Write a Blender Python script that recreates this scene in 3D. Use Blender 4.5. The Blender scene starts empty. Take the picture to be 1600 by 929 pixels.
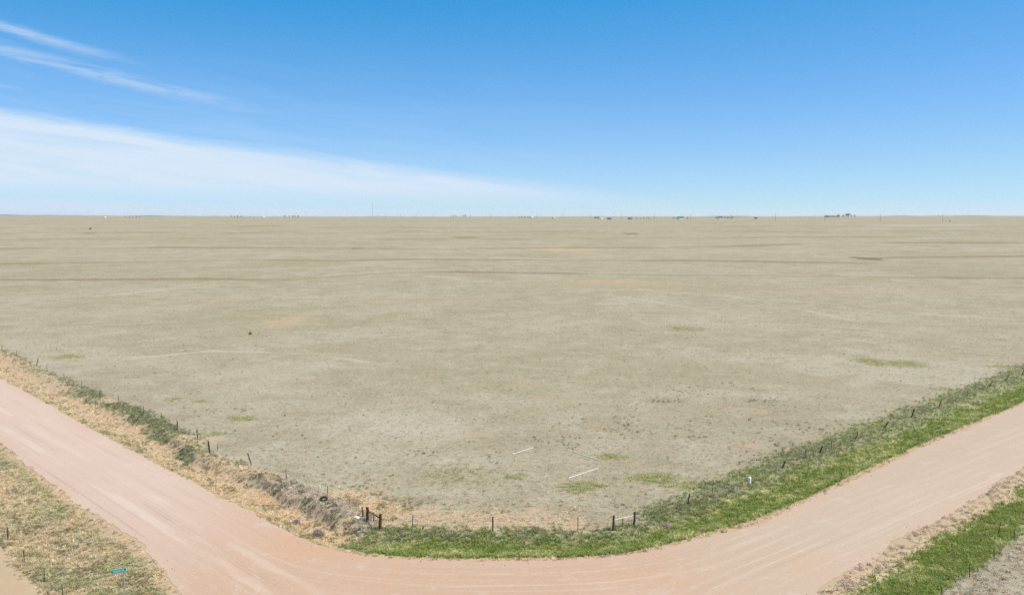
import bpy, bmesh, math, random
import numpy as np
from mathutils import Vector, Matrix

# ------------------------------------------------------------------ camera, sky, sun, exposure
SC = bpy.context.scene
COL = SC.collection
R = math.radians
EYE = 26.0                       # drone height above the field, metres
FPX, CX, CY, HOR = 1330.0, 800.0, 464.5, 338.0
PITCH = math.atan((CY - HOR) / FPX)

cam_data = bpy.data.cameras.new('camera')
cam_data.sensor_width = 36.0
cam_data.lens = 36.0 * FPX / 1600.0
cam_data.clip_start = 0.5
cam_data.clip_end = 90000.0
cam = bpy.data.objects.new('camera', cam_data)
cam.location = (0, 0, EYE)
cam.rotation_euler = (math.pi / 2 - PITCH, 0, 0)
COL.objects.link(cam)
SC.camera = cam

SUN_EL, SUN_AZ = R(58), R(97)    # azimuth clockwise from +Y: the sun stands to the right
sun_dir = Vector((math.sin(SUN_AZ) * math.cos(SUN_EL), math.cos(SUN_AZ) * math.cos(SUN_EL), math.sin(SUN_EL)))
sl = bpy.data.lights.new('sun', 'SUN')
sl.energy = 4.2
sl.angle = R(0.53)
sl.color = (1.0, 0.935, 0.815)
so = bpy.data.objects.new('sun', sl)
so.rotation_euler = (-sun_dir).to_track_quat('-Z', 'Y').to_euler()
so.location = (60, 0, 120)
COL.objects.link(so)

SC.view_settings.view_transform = 'Standard'
SC.view_settings.look = 'None'
SC.view_settings.gamma = 1.0
SC.view_settings.exposure = 0.5
SC.view_settings.use_curve_mapping = False
SC.render.engine = 'CYCLES'
SC.cycles.use_denoising = False
SC.cycles.sample_clamp_indirect = 2.0
SC.cycles.max_bounces = 5
SC.cycles.diffuse_bounces = 3
SC.cycles.volume_bounces = 1
SC.cycles.transparent_max_bounces = 8


class NT:
    """small helper for node trees"""
    def __init__(self, tree):
        self.t = tree
        tree.nodes.clear()

    def n(self, typ, **kw):
        nd = self.t.nodes.new(typ)
        for k, v in kw.items():
            setattr(nd, k, v)
        return nd

    def put(self, sock, v):
        if isinstance(v, bpy.types.NodeSocket):
            self.t.links.new(v, sock)
        elif v is not None:
            sock.default_value = v

    def math(self, op, a, b=None, c=None, clamp=False):
        nd = self.n('ShaderNodeMath', operation=op, use_clamp=clamp)
        self.put(nd.inputs[0], a)
        self.put(nd.inputs[1], b)
        self.put(nd.inputs[2], c)
        return nd.outputs[0]

    def mix(self, f, a, b, blend='MIX'):
        nd = self.n('ShaderNodeMix', data_type='RGBA', blend_type=blend)
        self.put(nd.inputs[0], f)
        self.put(nd.inputs[6], a if isinstance(a, bpy.types.NodeSocket) else (*a[:3], 1))
        self.put(nd.inputs[7], b if isinstance(b, bpy.types.NodeSocket) else (*b[:3], 1))
        return nd.outputs[2]

    def remap(self, v, a, b, c=0.0, d=1.0, smooth=True):
        nd = self.n('ShaderNodeMapRange', interpolation_type='SMOOTHSTEP' if smooth else 'LINEAR')
        for i, x in enumerate((v, a, b, c, d)):
            self.put(nd.inputs[i], x)
        return nd.outputs[0]

    def noise(self, vec, scale, detail=4, rough=0.55, dist=0.0):
        nd = self.n('ShaderNodeTexNoise')
        self.put(nd.inputs['Vector'], vec)
        nd.inputs['Scale'].default_value = scale
        nd.inputs['Detail'].default_value = detail
        nd.inputs['Roughness'].default_value = rough
        nd.inputs['Distortion'].default_value = dist
        return nd.outputs['Fac']

    def attr(self, name, typ='GEOMETRY', out='Fac'):
        return self.n('ShaderNodeAttribute', attribute_name=name, attribute_type=typ).outputs[out]

    def vmul(self, vec, s):
        nd = self.n('ShaderNodeVectorMath', operation='MULTIPLY')
        self.put(nd.inputs[0], vec)
        nd.inputs[1].default_value = s
        return nd.outputs[0]


# world: clear blue sky, a bank of thin cirrus low on the left
world = bpy.data.worlds.new('World')
SC.world = world
world.use_nodes = True
W = NT(world.node_tree)
sky = W.n('ShaderNodeTexSky', sky_type='NISHITA', sun_disc=False)
sky.sun_elevation = SUN_EL
sky.sun_rotation = SUN_AZ
sky.altitude = 1700
sky.air_density = 1.0
sky.dust_density = 0.0
sky.ozone_density = 1.0
tc = W.n('ShaderNodeTexCoord')
sep = W.n('ShaderNodeSeparateXYZ')
W.put(sep.inputs[0], tc.outputs['Generated'])
RAD = 180 / math.pi
az = W.math('MULTIPLY', W.math('ARCTAN2', sep.outputs[0], sep.outputs[1]), RAD)     # degrees, 0 ahead, + right
el = W.math('MULTIPLY', W.math('ARCSINE', sep.outputs[2]), RAD)
comb = W.n('ShaderNodeCombineXYZ')
W.put(comb.inputs[0], az)
W.put(comb.inputs[1], el)
ae = comb.outputs[0]


def slanted(slope, sx, sy):
    """az/el coordinates sheared along a streak and stretched"""
    c2 = W.n('ShaderNodeCombineXYZ')
    W.put(c2.inputs[0], W.math('MULTIPLY', az, sx))
    W.put(c2.inputs[1], W.math('MULTIPLY', W.math('MULTIPLY_ADD', az, -slope, el), sy))
    return c2.outputs[0]


wisp = W.noise(slanted(-0.13, 0.10, 1.1), 1.0, 7, 0.6, 0.5)
wisp2 = W.noise(slanted(-0.13, 0.30, 2.6), 1.0, 6, 0.65, 0.8)
wob = W.math('MULTIPLY', W.math('SUBTRACT', wisp, 0.5), 2.2)
# main bank: top edge falls from 7 deg at az -31 to 2.2 deg at az 2; the bottom edge is soft
top = W.math('MULTIPLY_ADD', az, -0.122, 2.45)
bot = W.math('MULTIPLY_ADD', az, -0.018, 0.95)
wob2 = W.math('MULTIPLY_ADD', W.math('SUBTRACT', wisp2, 0.5), 0.9, wob)
d_top = W.math('SUBTRACT', W.math('ADD', top, W.math('MULTIPLY', wob2, 0.45)), el)
d_bot = W.math('SUBTRACT', el, W.math('ADD', bot, W.math('MULTIPLY', wob, 0.35)))
bank = W.math('MULTIPLY', W.remap(d_top, -0.35, 0.8), W.remap(d_bot, -0.8, 0.9))
bank = W.math('MULTIPLY', bank, W.remap(az, 22.0, -8.0))
bank = W.math('MULTIPLY', bank, W.remap(wisp, 0.22, 0.62, 0.62, 1.0))


def streak(a0, e0, slope, half, a_end, soft, amt):
    line = W.math('MULTIPLY_ADD', W.math('SUBTRACT', az, a0), slope, e0)
    d = W.math('ABSOLUTE', W.math('SUBTRACT', W.math('MULTIPLY_ADD', wob, 0.22, el), line))
    m = W.math('MULTIPLY', W.remap(d, half, 0.0), W.remap(az, a_end, a_end - soft))
    return W.math('MULTIPLY', W.math('MULTIPLY', m, W.remap(wisp2, 0.28, 0.62)), amt)


s1 = streak(-31, 10.7, -0.205, 0.55, -21.0, 9.0, 0.52)
s2 = streak(-31, 9.45, -0.19, 0.75, -11.0, 14.0, 0.42)
s3 = streak(-31, 7.3, -0.05, 0.35, -28.0, 5.0, 0.4)
veil = W.math('MULTIPLY', W.remap(az, 20.0, -34.0), W.math('MULTIPLY', W.remap(el, 12.0, 2.0), W.remap(wisp, 0.3, 0.75)))
cl = W.math('MAXIMUM', W.math('MAXIMUM', W.math('MAXIMUM', W.math('MULTIPLY', bank, 0.97), s1), W.math('MAXIMUM', s2, s3)), W.math('MULTIPLY', veil, 0.25))
# colour response of the camera: deeper azure overhead, pale blue (not yellow) toward the horizon
sc_ = W.n('ShaderNodeSeparateColor')
W.put(sc_.inputs[0], sky.outputs[0])
rr_, gg_, bb_ = sc_.outputs
SKY_S = 0.1
KS = 1.0 / (SKY_S * 2 ** SC.view_settings.exposure)
r1_ = W.math('MULTIPLY_ADD', W.math('POWER', rr_, .3), .72 * KS, -.80 * KS)
r2_ = W.math('MULTIPLY', W.math('POWER', rr_, 1.6), .0199 * KS)
rn_ = W.math('MINIMUM', W.math('MAXIMUM', W.math('SUBTRACT', r1_, .012 * KS), r2_), .62 * KS)
gn_ = W.math('MINIMUM', W.math('MULTIPLY', W.math('POWER', gg_, .82), .138 * KS), .76 * KS)
bn_ = W.math('MINIMUM', W.math('MULTIPLY', W.math('POWER', bb_, .70), .246 * KS), .94 * KS)
cc_ = W.n('ShaderNodeCombineColor')
for i_, v_ in enumerate((rn_, gn_, bn_)):
    W.put(cc_.inputs[i_], v_)
col = W.mix(cl, cc_.outputs[0], (.69 * KS, .81 * KS, .95 * KS))
bg = W.n('ShaderNodeBackground')
W.put(bg.inputs[0], col)
bg.inputs[1].default_value = SKY_S
wo = W.n('ShaderNodeOutputWorld')
W.put(wo.inputs[0], bg.outputs[0])

# ------------------------------------------------------------------ terrain shape
rng = np.random.default_rng(7)
_rr = np.array([0, 250, 420, 600, 900, 1300, 2000, 3000, 4500, 8000, 14000, 30000, 90000.])
_hh = np.array([0, 0.0, 1.0, 3.2, 8.8, 16.4, 20.0, 22.8, 24.8, 25.8, 26.5, 27.5, 27.5])
# smooth table of the rise toward the skyline
_rs = np.exp(np.linspace(math.log(20), math.log(90000), 600))
_hs = np.interp(np.log(_rs), np.log(np.maximum(_rr, 20)), _hh)
_k = np.hanning(31); _k /= _k.sum()
_hs = np.convolve(np.pad(_hs, 15, mode='edge'), _k, 'valid')


def sstep(a, b, x):
    t = np.clip((np.asarray(x, float) - a) / (b - a), 0, 1)
    return t * t * (3 - 2 * t)


def base_h(X, Y):
    X = np.asarray(X, float); Y = np.asarray(Y, float)
    r = np.hypot(X, Y)
    h = np.interp(np.log(np.maximum(r, 20)), np.log(_rs), _hs)
    a = sstep(140, 700, r)
    h = h + a * (0.35 * np.sin(X / 83 + 1.3) * np.sin(Y / 61) + 0.5 * np.sin(X / 190 + Y / 240))
    b = sstep(2200, 6000, r)
    azm = np.arctan2(X, Y)
    h = h - b * 1.6 + b * .55 * (1.6 * np.sin(azm * 17 + 0.6) + 1.1 * np.sin(azm * 41 + 2.0) + 0.6 * np.sin(azm * 97)) * np.minimum(r / 6000, 1.6)
    # low swell on the left skyline, a knoll under the ridge farm
    h = h + 14 * sstep(5000, 9500, r) * np.exp(-((azm + 0.50) / 0.10) ** 2)
    h = h + 6 * sstep(3500, 8000, r) * np.exp(-((azm - 0.52) / 0.10) ** 2)
    h = h + 4.2 * np.exp(-(((X - 1150) / 260) ** 2 + ((Y - 2950) / 500) ** 2))
    return h


def P(px, py):
    """photo pixel -> point on the ground (iterated so that rising ground is met)"""
    u, v = (px - CX) / FPX, (CY - py) / FPX
    d = np.array([u, math.cos(PITCH) + v * math.sin(PITCH), -math.sin(PITCH) + v * math.cos(PITCH)])
    if d[2] > -1e-5:
        d[2] = -1e-5
    lo, hi = 20.0, 20000.0
    for n in (700, 60, 60, 60):
        t = np.geomspace(lo, hi, n)
        below = EYE + d[2] * t < base_h(d[0] * t, d[1] * t)
        i = int(np.argmax(below)) if below.any() else n - 1
        lo, hi = t[max(i - 1, 0)], t[i]
    t = hi
    return np.array([d[0] * t, d[1] * t])


def PL(pts):
    return np.array([P(*p) for p in pts])


def smooth_line(pts, step):
    """Catmull-Rom through control points, then even steps; returns xy and a 'station' (control index)"""
    pts = np.asarray(pts, float)
    ext = np.vstack([2 * pts[0] - pts[1], pts, 2 * pts[-1] - pts[-2]])
    out, st = [], []
    for i in range(1, len(ext) - 2):
        p0, p1, p2, p3 = ext[i - 1:i + 3]
        n = max(2, int(np.linalg.norm(p2 - p1) / step))
        for k in range(n):
            t = k / n
            out.append(0.5 * (2 * p1 + (p2 - p0) * t + (2 * p0 - 5 * p1 + 4 * p2 - p3) * t * t + (3 * p1 - p0 - 3 * p2 + p3) * t ** 3))
            st.append(i - 1 + t)
    out.append(pts[-1]); st.append(len(pts) - 1)
    return np.array(out), np.array(st)


def extend(pts, d0, d1):
    a = pts[0] + (pts[0] - pts[1]) / np.linalg.norm(pts[0] - pts[1]) * d0
    b = pts[-1] + (pts[-1] - pts[-2]) / np.linalg.norm(pts[-1] - pts[-2]) * d1
    return np.vstack([a, pts, b])


def dline(X, Y, line, vals=None):
    """distance to a polyline, side (+ left of travel) and an interpolated value"""
    best = np.full(X.shape, 1e18); sgn = np.ones(X.shape); val = np.zeros(X.shape)
    for i in range(len(line) - 1):
        ax, ay = line[i]; bx, by = line[i + 1]
        dx, dy = bx - ax, by - ay
        L = dx * dx + dy * dy + 1e-12
        t = np.clip(((X - ax) * dx + (Y - ay) * dy) / L, 0, 1)
        ex, ey = X - ax - t * dx, Y - ay - t * dy
        d = ex * ex + ey * ey
        m = d < best
        best = np.where(m, d, best)
        sgn = np.where(m, np.sign(dx * (Y - ay) - dy * (X - ax)), sgn)
        if vals is not None:
            val = np.where(m, vals[i] + t * (vals[i + 1] - vals[i]), val)
    return np.sqrt(best), sgn, val


# road edges and fence lines, read off the ground
IN_PX = [(0, 590), (60, 622), (130, 662), (200, 699), (300, 752), (400, 803), (460, 834), (520, 858), (580, 869), (650, 874), (760, 876),
         (870, 875), (950, 870), (1040, 856), (1110, 836), (1200, 811), (1300, 766), (1425, 706), (1500, 673), (1600, 632)]
INW = extend(PL(IN_PX), 420, 420)
IN_ST = np.array([-600.] + [p[0] for p in IN_PX] + [2400.])
OUTL = extend(np.vstack([PL([(0, 690), (40, 722), (87, 760), (150, 805), (212, 847), (250, 879), (268, 910), (277, 929)]),
                         [[-23.2, 53.0], [-25.0, 48.0]]]), 420, 0.01)
OUTL = np.vstack([OUTL, [[-30, 42], [-44, 30], [-70, 6]]])
OUTR = np.vstack([[[52, -4], [27, 22], [16.5, 36], [15.0, 44]], PL([(1200, 966), (1275, 927), (1355, 876), (1417, 838), (1487, 802), (1555, 757), (1600, 730)])])
OUTR = extend(OUTR, 0.01, 420)
FEN_PX = [(3, 546), (26, 555), (57, 571), (74, 580), (127, 605), (185, 628), (224, 645), (252, 656), (277, 674), (309, 690), (328, 713), (392, 734), (448, 757), (512, 787), (567, 812),
          (594, 826), (644, 826), (770, 830), (903, 831), (958, 828), (991, 820), (1075, 788), (1150, 760), (1222, 731), (1258, 715), (1299, 700), (1336, 687),
          (1382, 669), (1424, 652), (1467, 635), (1511, 619), (1545, 605), (1571, 595)]
FENW = extend(PL(FEN_PX), 420, 420)
FOL = extend(PL([(12, 837), (38, 873), (69, 905), (98, 932)]), 200, 60)
FOR_ = extend(PL([(1472, 930), (1515, 896), (1554, 867), (1585, 839)]), 60, 200)
INS, INSt_i = smooth_line(INW[1:-1], 0.5)
INS_st = np.interp(INSt_i, np.arange(len(IN_PX)), [p[0] for p in IN_PX])
INS = np.vstack([INW[0], INS, INW[-1]]); INS_st = np.concatenate([[-600], INS_st, [2400]])
sub = np.r_[0, 1:len(INS) - 1:4, len(INS) - 2, len(INS) - 1]
INL, INL_st = INS[sub], INS_st[sub]
ROADPOLY = np.vstack([INL, OUTR[::-1], OUTL[::-1]])


def in_poly(X, Y, poly):
    c = np.zeros(X.shape, bool)
    n = len(poly)
    for i in range(n):
        x1, y1 = poly[i]; x2, y2 = poly[(i + 1) % n]
        if y1 == y2:
            continue
        c ^= ((y1 > Y) != (y2 > Y)) & (X < (x2 - x1) * (Y - y1) / (y2 - y1) + x1)
    return c


def vnoise(X, Y, s, seed=0):
    """cheap smooth value noise 0..1 at size s"""
    x, y = np.asarray(X) / s, np.asarray(Y) / s
    xi, yi = np.floor(x), np.floor(y)
    fx, fy = x - xi, y - yi
    fx = fx * fx * (3 - 2 * fx); fy = fy * fy * (3 - 2 * fy)

    def hsh(a, b):
        q = np.sin(a * 127.1 + b * 311.7 + seed * 74.7) * 43758.5453
        return q - np.floor(q)
    return (hsh(xi, yi) * (1 - fx) + hsh(xi + 1, yi) * fx) * (1 - fy) + (hsh(xi, yi + 1) * (1 - fx) + hsh(xi + 1, yi + 1) * fx) * fy


def fnoise(X, Y, s, seed=0):
    return 0.55 * vnoise(X, Y, s, seed) + 0.3 * vnoise(X, Y, s / 2.1, seed + 1) + 0.15 * vnoise(X, Y, s / 4.3, seed + 2)


# patches of ground cover: centre and half size in the photograph, strength
OLIVE = [(908, 761, 33, 9, 1), (955, 713, 26, 5, .8), (1024, 748, 42, 8, 1), (1072, 757, 40, 7, .7), (800, 745, 18, 5, .7), (1070, 514, 27, 5, .6),
         (1362, 565, 26, 7, .8), (1412, 568, 34, 6, .7), (104, 557, 36, 4, .7), (270, 624, 16, 3, .7), (312, 627, 18, 2.5, .6), (382, 653, 24, 5, .7),
         (335, 678, 24, 4, .7), (1354, 404, 15, 2.2, 1), (1470, 607, 26, 3, .6), (48, 350, 30, 1.3, .6), (405, 353, 46, 1.8, .8), (640, 361, 55, 1.6, .6),
         (25, 447, 20, 1.6, .7), (290, 373, 30, 2, .5), (985, 365, 20, .9, .7), (720, 738, 50, 14, .3), (890, 353, 60, 1.2, .4), (930, 374, 60, 2, .45),
         (1585, 573, 40, 5, .7), (720, 373, 70, 2, .35), (165, 432, 30, 1.2, .5), (500, 433, 40, 1.5, .5)]
SOIL = [(950, 440, 160, 5, .55), (1330, 455, 220, 9, .5), (650, 470, 120, 6, .35), (1150, 640, 60, 8, .4), (820, 600, 60, 8, .35), (445, 503, 50, 15, .60), (868, 390, 34, 2.6, 1.4), (905, 391, 34, 2.4, 1.2), (340, 471, 46, 7, .4), (1180, 697, 34, 9, .55), (748, 678, 28, 9, .65),
        (372, 716, 18, 4.5, 1), (330, 686, 30, 4, .8), (1240, 431, 70, 2.2, .8), (1330, 433, 70, 1.8, .7), (1275, 457, 24, 6, .6), (860, 622, 22, 14, .35),
        (935, 666, 26, 8, .5), (1130, 405, 70, 2, .3), (1410, 480, 50, 6, .3), (560, 590, 50, 10, .2), (1000, 450, 140, 9, .3), (1290, 690, 40, 18, .4)]
DARKW = [(1040, 626, 42, 7, .8), (940, 660, 55, 14, .8), (1000, 664, 40, 9, .7), (1085, 678, 70, 10, .5), (1132, 652, 32, 7, .6), (1182, 625, 34, 8, .7),
         (1190, 722, 55, 12, .6), (1235, 696, 45, 16, .7), (715, 705, 70, 14, .35), (880, 690, 80, 12, .4), (1340, 575, 60, 10, .25), (410, 670, 50, 10, .4), (340, 640, 60, 8, .3),
         (1260, 660, 60, 14, .4), (1120, 610, 120, 14, .25), (1000, 790, 60, 8, .3)]
PALE = [(600, 660, 200, 30, .6), (450, 610, 180, 16, .5), (760, 720, 160, 18, .5), (1250, 560, 200, 12, .5), (900, 540, 160, 8, .4), (520, 520, 120, 7, .4), (1350, 650, 90, 12, .5), (700, 770, 140, 9, .5), (640, 700, 120, 40, .35), (1120, 500, 160, 14, .45), (1000, 480, 120, 10, .4), (300, 580, 160, 18, .35), (170, 490, 120, 10, .35), (560, 560, 110, 10, .3), (820, 470, 160, 5, .35),
        (350, 455, 120, 4, .4), (1460, 352, 130, 1.6, .8), (1370, 355, 60, 1.5, .6), (760, 640, 120, 14, .3), (850, 780, 160, 14, .35), (1400, 620, 120, 24, .35), (700, 348, 200, 1.2, .4)]


def ell_world(lst):
    out = []
    for cx, cy, rx, ry, a in lst:
        c = P(cx, cy)
        out.append((c, abs(P(cx + rx, cy)[0] - c[0]), abs(P(cx, cy - ry)[1] - P(cx, cy + ry)[1]) / 2, a))
    return out


FARGREEN = [(1354, 404, 17, 3.0, 1.6), (985, 365, 14, 1.2, 1.2), (142, 364, 8, 1.2, 1.0), (560, 388, 14, 1.2, .9), (725, 371, 30, 1.2, .8)]
OLIVE, SOIL, DARKW, PALE, FARGREEN = map(ell_world, (OLIVE, SOIL, DARKW, PALE, FARGREEN))


def ells(X, Y, lst, out):
    for c, wx, wy, a in lst:
        q = np.sqrt(((X - c[0]) / wx) ** 2 + ((Y - c[1]) / wy) ** 2)
        m = q < 2.2
        if m.any():
            out[m] = np.maximum(out[m], a * sstep(1.5, 0.2, q[m] + (fnoise(X[m], Y[m], wx * .5, 17) - .5) * .9))
    return out


TERR_PX = [([(-60, 438), (150, 438), (320, 437), (450, 438), (530, 432), (600, 428), (680, 425.5), (800, 427), (950, 429), (1067, 430.5), (1200, 431), (1400, 434), (1680, 436)], 1.0),
           ([(-60, 414), (200, 410), (400, 406), (530, 408), (650, 405.5), (800, 406.5), (1000, 408), (1066, 407.5), (1230, 410), (1355, 412)], .8),
           ([(-60, 389), (250, 387), (530, 388), (700, 389), (900, 387), (1066, 388), (1200, 383), (1300, 379), (1680, 380)], .6),
           ([(1350, 404), (1450, 402), (1680, 400)], .8),
           ([(-60, 375), (300, 373), (560, 374), (800, 374), (1066, 371), (1680, 368)], .45),
           ([(-60, 366), (200, 363), (560, 364), (900, 361), (1300, 362), (1680, 360)], .4),
           ([(-60, 357), (240, 355), (560, 356), (900, 354), (1680, 353)], .4)]
TERR = [(PL(p), a) for p, a in TERR_PX]
TRAILS = [PL(p) for p in ([(560, 424), (700, 434), (850, 446), (1000, 468), (1200, 500), (1420, 520)], [(620, 428), (850, 439), (1100, 460), (1380, 486), (1600, 500)],
                          [(0, 486), (120, 466), (260, 452), (420, 441), (530, 428), (640, 421)], [(300, 408), (420, 404), (700, 402), (900, 405)],
                          [(1066, 452), (1200, 470), (1330, 500)], [(200, 560), (330, 548), (480, 552), (640, 575)])]


def zones(X, Y):
    """every ground-cover weight at the given points"""
    X = np.asarray(X, float); Y = np.asarray(Y, float)
    z = {}
    near = np.hypot(X, Y) < 520
    N = X.shape
    din = np.full(N, 600.); st = np.zeros(N); dfe = np.full(N, 600.); road = np.zeros(N, bool); dout = np.full(N, 600.); dol = np.full(N, 600.); dorr = np.full(N, 600.)
    xn, yn = X[near], Y[near]
    d, s, v = dline(xn, yn, INL, INL_st)
    din[near] = d * s; st[near] = v
    d, s, _ = dline(xn, yn, FENW)
    dfe[near] = d * s
    road[near] = in_poly(xn, yn, ROADPOLY)
    dl, _, _ = dline(xn, yn, OUTL); dr, _, _ = dline(xn, yn, OUTR)
    do = np.where(xn < -3, dl, dr)
    dout[near] = do
    d, s, _ = dline(xn, yn, FOL)
    dol[near] = d * s
    d, s, _ = dline(xn, yn, FOR_)
    dorr[near] = d * s
    inner = (din > 0) & ~road
    outer = near & ~inner & ~road
    ol, orr = outer & (X < -3), outer & (X >= -3)
    w = np.clip(din / np.maximum(din - dfe, 0.5), 0, 1.5)
    w = np.where(dfe > 0, 1 + dfe / 8, w)
    z.update(din=din, st=st, dfe=dfe, road=road, dout=dout, inner=inner, outer=outer, ol=ol, orr=orr, w=w, dol=dol, dorr=dorr)
    n1 = fnoise(X, Y, 6, 3); n2 = fnoise(X, Y, 2.2, 9); n3 = fnoise(X, Y, 14, 21)
    nn = (n1 - .5) * .5 + (n2 - .5) * .4
    verge = inner * sstep(0.8, -0.8, dfe + nn * 3)
    L = sstep(545, 490, st)                    # left, dry verge
    Rr = 1 - L
    far_r = sstep(1120, 1300, st)
    # ---- green of the right-hand ditch
    past = np.where(st > 1230, 2.5, np.where(st > 1090, 1.5, 0.2))
    gbody = Rr * inner * sstep(0.5, 1.3, din + nn * 1.2) * sstep(past + 1.7, past - 1.2, dfe + nn * 3.2)
    vivid = gbody * np.maximum(sstep(0.95, 0.35, w + nn * .6) * sstep(520, 640, st + nn * 60), 0.25 * sstep(.4, .75, n1))
    vivid *= 1 - 0.75 * far_r * np.exp(-((w - 0.36) / 0.05) ** 2)
    green = gbody
    # narrow green along the left fence
    gl = inner * L * sstep(30, 75, st) * sstep(315, 240, st) * sstep(2.8, .8, np.abs(dfe + 1.0 + nn * 4)) * (.12 + .88 * sstep(.44, .58, n1))
    gl2 = inner * sstep(90, 60, st) * L * sstep(1.6, .5, np.abs(dfe + .6 + nn * 3)) * .45
    gl3 = inner * sstep(495, 520, st) * sstep(600, 545, st) * sstep(0.15, 0.4, w + nn * .3) * sstep(1.0, .8, w)
    dgreen = np.maximum(np.maximum(gl, gl2), np.maximum(green * (1 - vivid), gl3 * .7))
    # dry straw: left verge, margins, a strip inside the fence at the corner
    tan = verge * L * (0.55 + .45 * sstep(.3, .6, n1))
    tan = np.maximum(tan, inner * Rr * sstep(1.7, 0.2, din + nn) * .8)
    strip = inner * sstep(360, 430, st) * sstep(1040, 930, st) * sstep(8.5, 2.0, dfe + nn * 5) * sstep(-1.0, .2, dfe)
    tan = np.maximum(tan, strip * .85)
    fringe = inner * sstep(2.2, .3, din + nn * 1.5) * L
    soil = verge * L * np.maximum(np.exp(-((w - .55) / .2) ** 2) * sstep(.35, .62, n1 + .12), sstep(.5, .62, n1) * .8)
    grey = inner * sstep(300, 380, st) * sstep(640, 560, st) * sstep(1.9, .3, np.abs(dfe + .5 + nn * 2)) * .8
    grey = np.maximum(grey, inner * sstep(560, 700, st) * sstep(1.1, .2, np.abs(dfe + .3 + nn)) * .7)
    grey = np.maximum(grey, green * far_r * sstep(.55, .7, n3) * .25)
    grey = np.maximum(grey, inner * sstep(1020, 1080, st) * sstep(1180, 1100, st) * sstep(2.2, .5, np.abs(dfe + 1.5 + nn * 3)) * .8)
    # outer verge, left: olive straw tussocks; reddish shoulder; bare track beyond the fence
    o_tan = ol * (0.45 + .3 * sstep(.4, .7, n1)) * sstep(-1.6, -.4, dol + nn)
    o_soil = ol * np.maximum(sstep(2.6, .8, dout + nn * 2) * sstep(-20, 40, X + 62) * .6, sstep(-.3, -1.0, dol + nn) * sstep(-4.8, -3.6, dol + nn))
    o_ol = ol * sstep(.42, .7, n3 * .6 + n2 * .4) * .5 * sstep(.2, 1.2, dout) * sstep(-.8, .2, dol)
    o_ol = np.maximum(o_ol, ol * sstep(3.2, 1.2, dout) * sstep(.3, .9, dout) * sstep(-35, -48, X) * .4)
    # outer verge, right: grey weeds by the road, vivid green ditch, grey field
    og_v = orr * sstep(1.0, 3.2, dout + nn * 2.6) * sstep(-.3, 1.0, dorr + nn * 2) 
    og_g = orr * sstep(3.0, 1.8, dout + nn * 2) * .22
    og_t = orr * sstep(.3, 1.2, dout + nn) * sstep(4.4, 2.4, dout + nn * 2) * .75
    of_ = orr * sstep(.6, -.6, dorr + nn * 2)
    olive0 = ells(X, Y, OLIVE, np.zeros(N))
    olive = olive0 * inner * sstep(-1, .5, dfe)
    z['vivid'] = np.clip(np.maximum(vivid, og_v), 0, 1)
    z['brush'] = np.clip(ells(X, Y, FARGREEN, np.zeros(N)), 0, 1)
    z['dgreen'] = np.clip(np.maximum(dgreen, og_v * sstep(.45, .6, n1) * .8), 0, 1)
    strip2 = inner * sstep(480, 560, st) * sstep(1060, 960, st) * sstep(9.5, 3.0, dfe + nn * 6) * sstep(-.6, .3, dfe)
    z['strip'] = strip2
    z['tan'] = np.clip(np.maximum(np.maximum(tan, o_tan), og_t), 0, 1)
    z['fringe'] = fringe
    far_in = inner | ~near
    z['soil'] = np.clip(np.maximum(np.maximum(soil, o_soil), ells(X, Y, SOIL, np.zeros(N)) * (inner | ~near)), 0, 1)
    z['soil'] = np.maximum(z['soil'], strip2 * .42)
    shoulder = near * sstep(1.9, .5, np.minimum(np.abs(din), dout) + nn * 1.2) * .9
    z['soil'] = np.clip(np.maximum(z['soil'], shoulder), 0, 1)
    z['grey'] = np.clip(np.maximum(np.maximum(grey, og_g), of_ * .2), 0, 1)
    z['olive'] = np.clip(np.maximum(np.where(near, olive, olive0), o_ol), 0, 1)
    z['darkw'] = ells(X, Y, DARKW, np.zeros(N)) * inner * sstep(0, 2, dfe)
    z['pale'] = ells(X, Y, PALE, np.zeros(N)) * far_in
    t = np.zeros(N)
    r = np.hypot(X, Y)
    for line, a in TERR:
        d, _, _ = dline(X, Y, line)
        wd = np.clip(r * r / 42000.0, 2.8, 20)
        t = np.maximum(t, a * np.exp(-(d / wd) ** 2) * (.45 + .6 * sstep(.3, .7, fnoise(X, Y, 45, 31))))
    z['terr'] = t
    tr = np.zeros(N)
    for line in TRAILS:
        d, _, _ = dline(X, Y, line)
        tr = np.maximum(tr, np.exp(-(d / np.clip(r * r / 52000.0, 1.2, 8)) ** 2) * sstep(.3, .6, fnoise(X, Y, 30, 61)))
    z['trail'] = tr * .8
    z['field'] = (inner & (dfe > 0)) | ~near
    return z


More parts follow.
